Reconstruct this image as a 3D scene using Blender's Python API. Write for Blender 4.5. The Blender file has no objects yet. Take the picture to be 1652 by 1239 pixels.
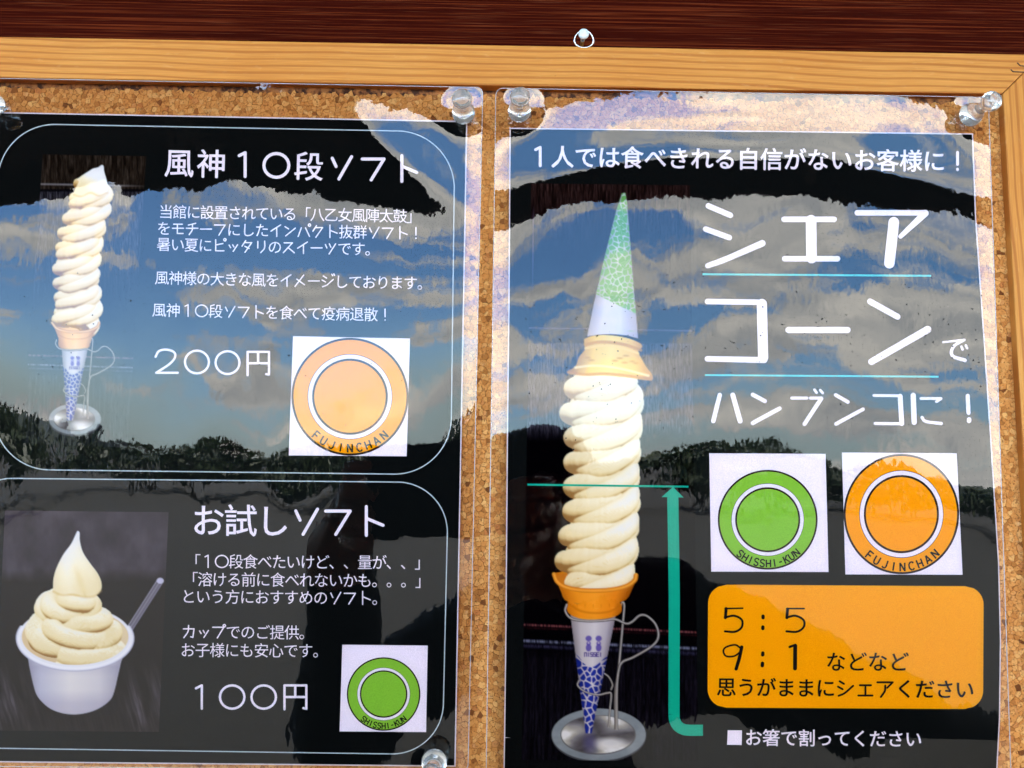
import bpy, bmesh, math, random
import numpy as np
PI = math.pi; R = math.radians
sc = bpy.context.scene; C = sc.collection
# ---------------------------------------------------------------- camera (origin = camera height, board plane y = 0, metres)
CAM = np.array((-.00194, -.32276, 0.)); YAW, PITCH, ROLL, FPX = .01079, .10247, .01132, 1241.
def basis():
    fw = np.array([math.sin(YAW)*math.cos(PITCH), math.cos(YAW)*math.cos(PITCH), math.sin(PITCH)]); rt = np.array([math.cos(YAW), -math.sin(YAW), 0.]); up = np.cross(rt, fw)
    return math.cos(ROLL)*rt+math.sin(ROLL)*up, -math.sin(ROLL)*rt+math.cos(ROLL)*up, fw
RT, UP, FW = basis()
from mathutils import Matrix, Vector
cd = bpy.data.cameras.new('camera'); cam = bpy.data.objects.new('camera', cd); C.objects.link(cam); sc.camera = cam
cd.sensor_width = 36; cd.lens = 36*FPX/1652; cd.clip_start = .01; cd.clip_end = 2000
cam.matrix_world = Matrix([[RT[i], UP[i], -FW[i], CAM[i]] for i in range(3)]+[[0, 0, 0, 1]])
# ---------------------------------------------------------------- daylight
SUN_EL, SUN_AZ = R(58), R(205)          # azimuth clockwise from +y (the wall's back): the sun stands behind the photographer, left
w = bpy.data.worlds.new('World'); sc.world = w; w.use_nodes = True; nt = w.node_tree; nt.nodes.clear()
N = nt.nodes.new; Lk = nt.links.new
sky = N('ShaderNodeTexSky'); sky.sky_type = 'NISHITA'; sky.sun_disc = False; sky.sun_elevation = SUN_EL; sky.sun_rotation = SUN_AZ; sky.dust_density = .2; sky.air_density = .9; sky.ozone_density = 4.
co = N('ShaderNodeTexCoord'); mp = N('ShaderNodeMapping'); mp.inputs['Scale'].default_value = (3.0, 3.0, 7.5); mp.inputs['Location'].default_value = (0.0, 0.0, 0.0)
n1 = N('ShaderNodeTexNoise'); n1.inputs['Scale'].default_value = 2.4; n1.inputs['Detail'].default_value = 9; n1.inputs['Roughness'].default_value = .58
cr = N('ShaderNodeValToRGB'); cr.color_ramp.elements[0].position = .475; cr.color_ramp.elements[1].position = .56
n2 = N('ShaderNodeTexNoise'); n2.inputs['Scale'].default_value = 5; n2.inputs['Detail'].default_value = 5
c2 = N('ShaderNodeValToRGB'); c2.color_ramp.elements[0].color = (4.6, 4.8, 4.9, 1); c2.color_ramp.elements[1].color = (8.4, 8.1, 7.4, 1); c2.color_ramp.elements[0].position = .35; c2.color_ramp.elements[1].position = .7
hs = N('ShaderNodeHueSaturation'); hs.inputs['Saturation'].default_value = 1.2; Lk(sky.outputs[0], hs.inputs['Color']); mx = N('ShaderNodeMix'); mx.data_type = 'RGBA'; bg = N('ShaderNodeBackground'); bg.inputs['Strength'].default_value = .15; ow = N('ShaderNodeOutputWorld')
Lk(co.outputs['Generated'], mp.inputs['Vector']); Lk(mp.outputs[0], n1.inputs['Vector']); Lk(mp.outputs[0], n2.inputs['Vector']); sx_ = N('ShaderNodeSeparateXYZ'); Lk(co.outputs['Generated'], sx_.inputs[0]); bi = N('ShaderNodeMath'); bi.operation = 'MULTIPLY_ADD'; bi.inputs[1].default_value = .09; Lk(sx_.outputs['X'], bi.inputs[0]); Lk(n1.outputs['Fac'], bi.inputs[2]); Lk(bi.outputs[0], cr.inputs[0])  # more cloud to the right
Lk(n2.outputs['Fac'], c2.inputs[0])
Lk(cr.outputs[0], mx.inputs['Factor']); 
sz = N('ShaderNodeSeparateXYZ'); Lk(co.outputs['Generated'], sz.inputs[0]); hz = N('ShaderNodeMapRange'); hz.inputs['From Min'].default_value = 0.; hz.inputs['From Max'].default_value = .13; hz.inputs['To Min'].default_value = .8; hz.inputs['To Max'].default_value = 0.; hz.interpolation_type = 'SMOOTHSTEP'; Lk(sz.outputs['Z'], hz.inputs['Value'])
hm = N('ShaderNodeMix'); hm.data_type = 'RGBA'; hm.inputs[7].default_value = (3.1, 4.2, 4.7, 1); Lk(hz.outputs[0], hm.inputs[0]); Lk(hs.outputs[0], hm.inputs[6]); Lk(hm.outputs[2], mx.inputs[6]); Lk(c2.outputs[0], mx.inputs[7]); Lk(mx.outputs[2], bg.inputs['Color']); Lk(bg.outputs[0], ow.inputs['Surface'])
sl = bpy.data.lights.new('sun', 'SUN'); sl.energy = 4.; sl.angle = R(.5); sl.color = (1, .95, .87); so = bpy.data.objects.new('sun', sl); C.objects.link(so)
sd = Vector((math.sin(SUN_AZ)*math.cos(SUN_EL), math.cos(SUN_AZ)*math.cos(SUN_EL), math.sin(SUN_EL))); so.rotation_euler = sd.to_track_quat('Z', 'Y').to_euler()
sc.view_settings.view_transform = 'Standard'; sc.view_settings.look = 'None'; sc.view_settings.exposure = 3.12; sc.view_settings.gamma = 1
sc.cycles.transparent_max_bounces = 16; sc.cycles.max_bounces = 10
# ---------------------------------------------------------------- helpers
def prop(o, label=None, cat=None, group=None, kind=None):
    for k, v in (('label', label), ('category', cat), ('group', group), ('kind', kind)):
        if v: o[k] = v
    return o
def empty(name, loc, *a, **k):
    o = bpy.data.objects.new(name, None); o.empty_display_size = .02; o.location = loc; C.objects.link(o); return prop(o, *a, **k)
def link(name, me, mat, parent=None, smooth_=False):
    o = bpy.data.objects.new(name, me); C.objects.link(o)
    if mat and not me.materials: me.materials.append(mat)
    if smooth_: me.polygons.foreach_set('use_smooth', [True]*len(me.polygons))
    if parent: o.parent = parent; o.matrix_parent_inverse = Matrix.Translation(parent.location).inverted()
    return o
def mesh(name, V, F, mat, parent=None, smooth_=False):
    me = bpy.data.meshes.new(name); me.from_pydata([tuple(map(float, v)) for v in V], [], F); me.update(); return link(name, me, mat, parent, smooth_)
def bmo(name, bm, mat, parent=None, smooth_=False):
    me = bpy.data.meshes.new(name); bm.to_mesh(me); bm.free(); return link(name, me, mat, parent, smooth_)
def box(bm, lo, hi, bev=0):
    r = bmesh.ops.create_cube(bm, size=1); vs = r['verts']
    for v in vs: v.co = Vector([(lo[i]+hi[i])/2+v.co[i]*(hi[i]-lo[i]) for i in range(3)])
    if bev: bmesh.ops.bevel(bm, geom=list({e for v in vs for e in v.link_edges}), offset=bev, segments=2, affect='EDGES', profile=.6)
def tube(bm, pts, rad, n=10, closed=False):
    pts = [Vector(p) for p in pts]; rings = []; m = len(pts); up = Vector((.3, .9, .2))
    for i, p in enumerate(pts):
        d = (pts[(i+1) % m]-pts[i-1]) if closed else pts[min(i+1, m-1)]-pts[max(i-1, 0)]
        d.normalize(); a = d.cross(up).normalized(); b = d.cross(a); r = rad[i] if isinstance(rad, (list, tuple)) else rad
        rings.append([bm.verts.new(p+(a*math.cos(t)+b*math.sin(t))*r) for t in [2*PI*k/n for k in range(n)]])
    for i in range(m if closed else m-1):
        A, B = rings[i], rings[(i+1) % m]
        for k in range(n): bm.faces.new((A[k], A[(k+1) % n], B[(k+1) % n], B[k]))
    if not closed: bm.faces.new(rings[0][::-1]); bm.faces.new(rings[-1])
def lathe(bm, prof, org, axis, n=40):
    """prof: (distance along axis, radius)"""
    axis = Vector(axis).normalized(); a = axis.orthogonal().normalized(); b = axis.cross(a); org = Vector(org); rings = []
    for d, r in prof:
        if r < 1e-6: rings.append([bm.verts.new(org+axis*d)]); continue
        rings.append([bm.verts.new(org+axis*d+(a*math.cos(t)+b*math.sin(t))*r) for t in [2*PI*k/n for k in range(n)]])
    for A, B in zip(rings, rings[1:]):
        for k in range(n):
            q = [A[k % len(A)], A[(k+1) % len(A)], B[(k+1) % len(B)], B[k % len(B)]]; q = [v for i, v in enumerate(q) if v not in q[:i]]
            if len(q) > 2: bm.faces.new(q)
    bmesh.ops.recalc_face_normals(bm, faces=bm.faces[:])
# ---------------------------------------------------------------- materials
def lin(c): return tuple(((v+.055)/1.055)**2.4 if v > .04045 else v/12.92 for v in c)
def S(r, g, b): return lin((r/255, g/255, b/255))+(1,)
def mat(name, col=(.5, .5, .5, 1), rough=.5, **k):
    m = bpy.data.materials.new(name); m.use_nodes = True; p = m.node_tree.nodes['Principled BSDF']
    p.inputs['Base Color'].default_value = col; p.inputs['Roughness'].default_value = rough
    for a, v in k.items(): p.inputs[a.replace('_', ' ')].default_value = v
    return m
class G:
    """small node-graph writer"""
    def __init__(s, m): s.m = m; s.t = m.node_tree; s.p = s.t.nodes['Principled BSDF']
    def n(s, t, **k):
        x = s.t.nodes.new('ShaderNode'+t)
        for a, v in k.items():
            if a in x.inputs.keys() if isinstance(a, str) else False: x.inputs[a].default_value = v
            else: setattr(x, a, v)
        return x
    def l(s, a, b): s.t.links.new(a, b)
    def noise(s, vec, scale, detail=4, rough=.55, **k):
        x = s.n('TexNoise'); x.inputs['Scale'].default_value = scale; x.inputs['Detail'].default_value = detail; x.inputs['Roughness'].default_value = rough; s.l(vec, x.inputs['Vector']); return x.outputs['Fac']
    def vec(s, scale=(1, 1, 1), loc=(0, 0, 0), rot=(0, 0, 0)):
        c = s.n('TexCoord'); x = s.n('Mapping'); x.inputs['Scale'].default_value = scale; x.inputs['Location'].default_value = loc; x.inputs['Rotation'].default_value = rot; s.l(c.outputs['Object'], x.inputs['Vector']); return x.outputs[0]
    def ramp(s, f, *st):
        x = s.n('ValToRGB'); e = x.color_ramp.elements
        while len(e) < len(st): e.new(.5)
        for q, (p, c) in zip(e, st): q.position = p; q.color = c
        s.l(f, x.inputs[0]); return x.outputs[0]
    def mix(s, f, a, b, mode='MIX'):
        x = s.n('Mix'); x.data_type = 'RGBA'; x.blend_type = mode
        for v, i in ((f, 0), (a, 6), (b, 7)):
            if hasattr(v, 'links'): s.l(v, x.inputs[i])
            else: x.inputs[i].default_value = v
        return x.outputs[2]
    def math(s, op, a, b=0.):
        x = s.n('Math'); x.operation = op
        for v, i in ((a, 0), (b, 1)):
            if hasattr(v, 'links'): s.l(v, x.inputs[i])
            else: x.inputs[i].default_value = v
        return x.outputs[0]
    def bump(s, h, dist, st=1., nrm=None):
        x = s.n('Bump'); x.inputs['Distance'].default_value = dist; x.inputs['Strength'].default_value = st; s.l(h, x.inputs['Height'])
        if nrm: s.l(nrm, x.inputs['Normal'])
        return x.outputs[0]
W4 = lambda *a: a+(1,)
# dark stained wall board
M_wall = mat('stained_wall_wood', rough=.8, Specular_IOR_Level=.02); g = G(M_wall)
v = g.vec((9, 1, 1150)); f = g.noise(v, 1., 3, .6); v2 = g.vec((3, 1, 60), (3, 0, 1)); f2 = g.noise(v2, 1., 4); v3 = g.vec((26, 1, 2300), (7, 0, 3)); f3 = g.noise(v3, 1., 2)
base = g.ramp(f2, (.3, S(50, 10, 4)), (.55, S(55, 12, 5)), (.8, S(60, 14, 5)))
c = g.mix(g.ramp(f, (.50, W4(0, 0, 0)), (.66, W4(1, 1, 1))), base, S(104, 42, 20)); c = g.mix(g.ramp(f3, (.6, W4(0, 0, 0)), (.75, W4(.7, .7, .7))), c, S(122, 66, 42)); c = g.mix(g.ramp(f, (.3, W4(.4, .4, .4)), (.45, W4(0, 0, 0))), c, S(38, 10, 5))
g.l(c, g.p.inputs['Base Color']); g.l(g.bump(f, .0006, .8), g.p.inputs['Normal'])
# varnished softwood frame
def softwood(name, along_x, seed):
    m = mat(name, rough=.5); g = G(m); g.p.inputs['Specular IOR Level'].default_value = .12
    sx = (1, 1, 1) if along_x else (1, 1, 1)
    co = g.n('TexCoord').outputs['Object']; sp = g.n('SeparateXYZ'); g.l(co, sp.inputs[0]); X, Z = (sp.outputs['X'], sp.outputs['Z']) if along_x else (sp.outputs['Z'], sp.outputs['X'])
    wv = g.noise(g.vec((5, 1, 9) if along_x else (9, 1, 5), (seed, 0, seed)), 1., 3); 
    def bumpat(x0, z0, s, a):                                            # grain swings round a knot
        dx = g.math('MULTIPLY', g.math('SUBTRACT', X, x0), 1/s); dz = g.math('MULTIPLY', g.math('SUBTRACT', Z, z0), 2.2/s)
        r2 = g.math('ADD', g.math('MULTIPLY', dx, dx), g.math('MULTIPLY', dz, dz)); return g.math('MULTIPLY', g.math('POWER', 2.718, g.math('MULTIPLY', r2, -1.)), a), r2
    zz = g.math('ADD', g.math('ADD', Z, g.math('MULTIPLY', wv, .010)), g.math('MULTIPLY', X, .012 if along_x else .02))
    if along_x:
        k1, r1 = bumpat(-.033, .146, .014, .0022); k2, r2 = bumpat(.155, .150, .05, .0035); zz = g.math('ADD', g.math('ADD', zz, k1), k2)
    cb = g.n('CombineXYZ'); g.l(g.math('MULTIPLY', X, 1.2), cb.inputs[0]); g.l(g.math('MULTIPLY', zz, 300.), cb.inputs[2])
    rings = g.n('TexNoise'); rings.inputs['Scale'].default_value = 1.; rings.inputs['Detail'].default_value = 1.; g.l(cb.outputs[0], rings.inputs['Vector'])
    sn = g.math('SINE', g.math('ADD', g.math('MULTIPLY', zz, 2*PI/.0031), g.math('MULTIPLY', rings.outputs['Fac'], 3.)))
    late = g.ramp(g.math('MULTIPLY_ADD', sn, .5), (.0, W4(0, 0, 0)), (1, W4(1, 1, 1)))
    sn5 = g.math('ADD', g.math('MULTIPLY', sn, .5), .5); late = g.ramp(sn5, (.62, W4(0, 0, 0)), (.97, W4(.85, .85, .85)))
    fib = g.noise(g.vec((60, 1, 2600) if along_x else (2600, 1, 60)), 1., 2); big = g.noise(g.vec((14, 1, 60) if along_x else (60, 1, 14)), 1., 3)
    base = g.ramp(big, (.3, S(204, 132, 58)), (.7, S(216, 150, 74))); lv = g.ramp(g.noise(g.vec((7, 1, 240) if along_x else (240, 1, 7), (4, 0, 2)), 1., 2), (.3, W4(.55, .55, .55)), (.7, W4(1, 1, 1))); c = g.mix(g.math('MULTIPLY', late, lv), base, S(164, 90, 34)); c = g.mix(g.ramp(fib, (.38, W4(.42, .42, .42)), (.6, W4(0, 0, 0))), c, S(180, 112, 50))
    sil = g.ramp(g.noise(g.vec((150, 1, 500) if along_x else (500, 1, 150), (2, 0, 0)), 1., 3), (.6, W4(0, 0, 0)), (.78, W4(.14, .14, .14))); c = g.mix(sil, c, S(246, 206, 146))
    sc_ = g.ramp(g.noise(g.vec((90, 1, 700) if along_x else (700, 1, 90), (11, 0, 5)), 1., 2), (.77, W4(0, 0, 0)), (.80, W4(.7, .7, .7))); c = g.mix(sc_, c, S(120, 72, 36))
    if along_x: kn = g.ramp(r1, (.0, W4(.5, .5, .5)), (.9, W4(0, 0, 0))); c = g.mix(g.math('MULTIPLY', kn, g.noise(g.vec((300, 1, 300)), 1., 3)), c, S(112, 64, 32))
    g.l(c, g.p.inputs['Base Color']); g.l(g.bump(sn5, .00012, .5), g.p.inputs['Normal']); return m
M_rail = softwood('varnished_pine_along', True, 3.); M_stile = softwood('varnished_pine_upright', False, 8.)
# cork
M_corkbase = mat('cork_binder', S(150, 92, 46), .9); g = G(M_corkbase); g.l(g.ramp(g.noise(g.vec(), 330, 4), (.42, S(60, 28, 10)), (.60, S(170, 106, 54))), g.p.inputs['Base Color'])
M_cork = mat('cork_granules', rough=.85, Specular_IOR_Level=.1); g = G(M_cork); ge = g.n('NewGeometry'); rnd = ge.outputs['Random Per Island']
c = g.ramp(rnd, (0, S(112, 64, 32)), (.014, S(130, 76, 38)), (.03, S(172, 108, 52)), (.14, S(206, 134, 68)), (.4, S(214, 144, 76)), (.7, S(220, 152, 82)), (.93, S(230, 170, 100)), (1, S(196, 118, 62)))
f = g.noise(g.vec(), 1100, 5, .7); f2 = g.noise(g.vec(), 420, 3); c = g.mix(g.ramp(f, (.36, W4(.9, .9, .9)), (.47, W4(0, 0, 0))), c, S(140, 82, 40)); c = g.mix(g.ramp(f2, (.62, W4(0, 0, 0)), (.75, W4(.5, .5, .5))), c, S(234, 190, 134))
g.l(c, g.p.inputs['Base Color']); g.l(g.bump(f, .0003, .7), g.p.inputs['Normal'])
# print: paper and inks
def ink(name, col, rough=.55):
    m = mat(name, col, rough, Specular_IOR_Level=0.); g = G(m); f = g.noise(g.vec(), 2600, 2); a = tuple(min(1, x*1.10+.002) for x in col[:3])+(1,); b = tuple(x*.90 for x in col[:3])+(1,)
    g.l(g.ramp(f, (.3, b), (.7, a)), g.p.inputs['Base Color']); return m
M_paper = ink('white_paper', S(232, 216, 222)); M_black = ink('black_ink', S(9, 11, 11)); M_white = ink('white_ink', S(244, 226, 234)); M_teal = ink('teal_ink', S(16, 168, 136)); M_thin = ink('thin_line_ink', S(200, 206, 210))
M_orange = ink('orange_ink', S(255, 166, 0)); M_amber = ink('amber_ink', S(255, 160, 0)); M_lime = ink('lime_ink', S(142, 190, 58)); M_brown = ink('dark_brown_ink', S(44, 26, 22)); M_dark = ink('text_black_ink', S(24, 18, 16)); M_mint = ink('mint_line_ink', S(92, 206, 200))
M_photo = mat('printed_picture_ink', rough=.55, Specular_IOR_Level=0.); g = G(M_photo); at_ = g.n('VertexColor'); at_.layer_name = 'print_ink'; g.l(at_.outputs['Color'], g.p.inputs['Base Color'])
# clear laminate: transparent sheet that mirrors by Fresnel, with the fine ripple of the pouch
class GF(G):
    def __init__(s, m): s.m = m; s.t = m.node_tree; s.t.nodes.clear()
def laminate_material(name, k):
    m = bpy.data.materials.new(name); m.use_nodes = True; g = GF(m); tr = g.n('BsdfTransparent'); gl = g.n('BsdfGlossy'); gl.inputs['Roughness'].default_value = .012; mxs = g.n('MixShader'); out = g.n('OutputMaterial')
    f1 = g.noise(g.vec((620, 1, 290)), 1., 1.5, .5); f2 = g.noise(g.vec((360, 1, 170), (5, 0, 9)), 1., 1, .5); nb = g.bump(f1, 2.8e-06, 1.); nb = g.bump(f2, 1.3e-05, 1., nb); g.l(nb, gl.inputs['Normal'])
    fr = g.n('Fresnel'); fr.inputs['IOR'].default_value = 1.52; g.l(nb, fr.inputs['Normal']); fm = g.math('MULTIPLY', fr.outputs[0], k); dd = g.noise(g.vec(), 3200, 1); du = g.ramp(dd, (.73, W4(1, 1, 1)), (.78, W4(.25, .25, .25))); fm = g.math('MULTIPLY', fm, du)
    g.l(fm, mxs.inputs[0]); g.l(tr.outputs[0], mxs.inputs[1]); g.l(gl.outputs[0], mxs.inputs[2]); g.l(mxs.outputs[0], out.inputs['Surface'])
    return m
M_film = laminate_material('clear_laminate', 1.1); M_rimfilm = laminate_material('clear_laminate_margin', 1.1*1.75)  # the margin has no paper glued behind it: its back face mirrors too
M_edge = mat('laminate_cut_edge', (.8, .8, .82, 1), .25); M_edge.node_tree.nodes['Principled BSDF'].inputs['Transmission Weight'].default_value = .5
M_glass = mat('clear_plastic', (.97, .98, .97, 1), .04, Transmission_Weight=.84, IOR=1.49); g = G(M_glass); g.l(g.bump(g.noise(g.vec(), 300, 2), .0002, .3), g.p.inputs['Normal'])
M_steel = mat('bright_steel', (.75, .75, .74, 1), .18, Metallic=1.); g = G(M_steel); g.l(g.ramp(g.noise(g.vec(), 900, 3), (.3, W4(.6, .6, .6)), (.7, W4(.85, .85, .84))), g.p.inputs['Base Color'])
M_capm = mat('pale_enamel', S(222, 234, 240), .25); g = G(M_capm); g.l(g.ramp(g.noise(g.vec(), 500, 3), (.3, S(206, 222, 230)), (.7, S(236, 243, 246))), g.p.inputs['Base Color'])
M_staple = mat('dull_staple_wire', S(70, 52, 40), .5, Metallic=.4); M_dust = mat('dark_dust', S(26, 26, 28), .9); M_glare = mat('dust_pale', S(190, 195, 200), .9)
# ---------------------------------------------------------------- where things lie on the board
def ray(px, py):
    d = FW+RT*((px-826)/FPX)-UP*((py-619.5)/FPX); return d/np.linalg.norm(d)
def on(px, py, y):                                                       # the point of the plane y seen at a measured spot of the sheet
    d = ray(px, py); return CAM+d*((y-CAM[1])/d[1])
def onv(px, py, y):
    px, py = np.asarray(px, float), np.asarray(py, float); d = FW+RT*((px-826)/FPX)[..., None]-UP*((py-619.5)/FPX)[..., None]
    return CAM+d*((y-CAM[1])/d[..., 1])[..., None]
def vnoise(x, y, seed):
    g_ = np.random.RandomState(seed).rand(61, 61)-.5; xi, yi = np.floor(x).astype(int), np.floor(y).astype(int); fx, fy = x-xi, y-yi; fx, fy = fx**3*(fx*(fx*6-15)+10), fy**3*(fy*(fy*6-15)+10)
    q = lambda a, b: g_[b % 61, a % 61]
    return (q(xi, yi)*(1-fx)+q(xi+1, yi)*fx)*(1-fy)+(q(xi, yi+1)*(1-fx)+q(xi+1, yi+1)*fx)*fy
class Sheet:
    """a laminated sheet: its curl away from the board as a height over (x, z)"""
    def __init__(s, xa, xb, zt, H, pins, f): s.xc, s.hw, s.zt, s.H, s.pins, s.f = (xa+xb)/2, (xb-xa)/2, zt, H, pins, f
    def h(s, x, z):
        u = (x-s.xc)/s.hw; d = s.zt-z; h = s.f(u, d)
        for (a, b) in s.pins: h = h-0.0007*np.exp(-((x-a)**2+(z-b)**2)/(2*0.0048**2))
        return h
    def at(s, px, py, lift):
        px, py = np.asarray(px, float), np.asarray(py, float); y = np.full(px.shape, -.002)
        for _ in range(4):
            d = FW+RT*((px-826)/FPX)[..., None]-UP*((py-619.5)/FPX)[..., None]; P = CAM+d*((y-CAM[1])/d[..., 1])[..., None]; y = -(.0012+lift+s.h(P[..., 0], P[..., 2]))
        return CAM+d*((y-CAM[1])/d[..., 1])[..., None]
# ---------------------------------------------------------------- printed photographs (ink on the paper)
class Ink:
    """a small ink canvas; coordinates are in sheet units, stored at 1/k unit"""
    def __init__(s, x0, y0, x1, y1, k=1.6):
        s.x0, s.y0, s.k = x0, y0, k
        s.w, s.h = int((x1-x0)*k)+1, int((y1-y0)*k)+1
        s.px = np.zeros((s.h, s.w, 3)); s.X, s.Y = np.meshgrid(x0+np.arange(s.w)/k, y0+np.arange(s.h)/k)
    def put(s, m, col):
        m = np.clip(m, 0, 1)[..., None]; s.px = s.px*(1-m)+np.asarray(col, float)*m
    def box(s, pts, m):
        c = lambda v, n: int(min(max(v, 0), n)); lo, hi = pts.min(0)-m, pts.max(0)+m
        return slice(c((lo[1]-s.y0)*s.k, s.h), c((hi[1]-s.y0)*s.k+1, s.h)), slice(c((lo[0]-s.x0)*s.k, s.w), c((hi[0]-s.x0)*s.k+1, s.w))
    def poly(s, pts, soft=.6):
        pts = np.array(pts, float); b = s.box(pts, 3); X, Y = s.X[b], s.Y[b]; d = np.full(X.shape, 1e9); ins = np.zeros(X.shape, bool)
        for (ax, ay), (bx, by) in zip(pts, np.roll(pts, -1, 0)):
            ex, ey = bx-ax, by-ay; l2 = ex*ex+ey*ey+1e-9
            t = np.clip(((X-ax)*ex+(Y-ay)*ey)/l2, 0, 1)
            d = np.minimum(d, np.hypot(X-ax-t*ex, Y-ay-t*ey))
            c = ((ay > Y) != (by > Y)); xx = ax+(Y-ay)*ex/(ey if abs(ey) > 1e-9 else 1e-9)
            ins ^= c & (X < xx)
        o = np.zeros(s.X.shape); o[b] = np.clip(.5+np.where(ins, d, -d)/soft, 0, 1); return o
    def line(s, pts, m=9):
        """distance to a polyline, and the signed side of it"""
        pts = np.array(pts, float); b = s.box(pts, m); X, Y = s.X[b], s.Y[b]; d = np.full(X.shape, 1e9); sg = np.zeros(X.shape)
        for (ax, ay), (bx, by) in zip(pts[:-1], pts[1:]):
            ex, ey = bx-ax, by-ay; l = math.hypot(ex, ey)+1e-9
            t = np.clip(((X-ax)*ex+(Y-ay)*ey)/l**2, 0, 1)
            dd = np.hypot(X-ax-t*ex, Y-ay-t*ey); side = ((X-ax)*ey-(Y-ay)*ex)/l
            sg = np.where(dd < d, side, sg); d = np.minimum(d, dd)
        D = np.full(s.X.shape, 1e9); S = np.zeros(s.X.shape); D[b] = d; S[b] = sg; return D, S
    def ell(s, cx, cy, rx, ry, soft=.6):
        r = np.hypot((s.X-cx)/rx, (s.Y-cy)/ry); return np.clip(.5+(1-r)*min(rx, ry)/soft, 0, 1)
def smooth(pts, n=8):
    p = np.array(pts, float); p = np.vstack([2*p[0]-p[1], p, 2*p[-1]-p[-2]]); out = []
    for i in range(1, len(p)-2):
        for t in np.linspace(0, 1, n, endpoint=False):
            a, b, c, d = p[i-1:i+3]
            out.append(.5*(2*b+(c-a)*t+(2*a-5*b+4*c-d)*t*t+(3*b-a-3*c+d)*t**3))
    out.append(p[-2]); return np.array(out)
def fbm(X, Y, seed=0, oct=4):
    r = np.random.RandomState(seed); v = 0; a = 1.
    for o in range(oct):
        g = r.rand(64, 64); x = X*2**o+r.rand()*50; y = Y*2**o+r.rand()*50
        xi, yi = np.floor(x).astype(int), np.floor(y).astype(int); fx, fy = x-xi, y-yi
        fx, fy = fx*fx*(3-2*fx), fy*fy*(3-2*fy); G = lambda i, j: g[i % 64, j % 64]
        v = v+a*((G(yi, xi)*(1-fx)+G(yi, xi+1)*fx)*(1-fy)+(G(yi+1, xi)*(1-fx)+G(yi+1, xi+1)*fx)*fy); a *= .5
    return v/(2-2*a)
def ramp(t, stops):
    xs = [q[0] for q in stops]; return np.stack([np.interp(t, xs, [q[1][c] for q in stops]) for c in range(3)], -1)
CREAM = [(0, (.62, .46, .26)), (.18, (.85, .74, .52)), (.4, (.94, .88, .71)), (.6, (.95, .90, .76)), (.8, (.975, .95, .87)), (1, (.94, .95, .99))]
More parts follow.
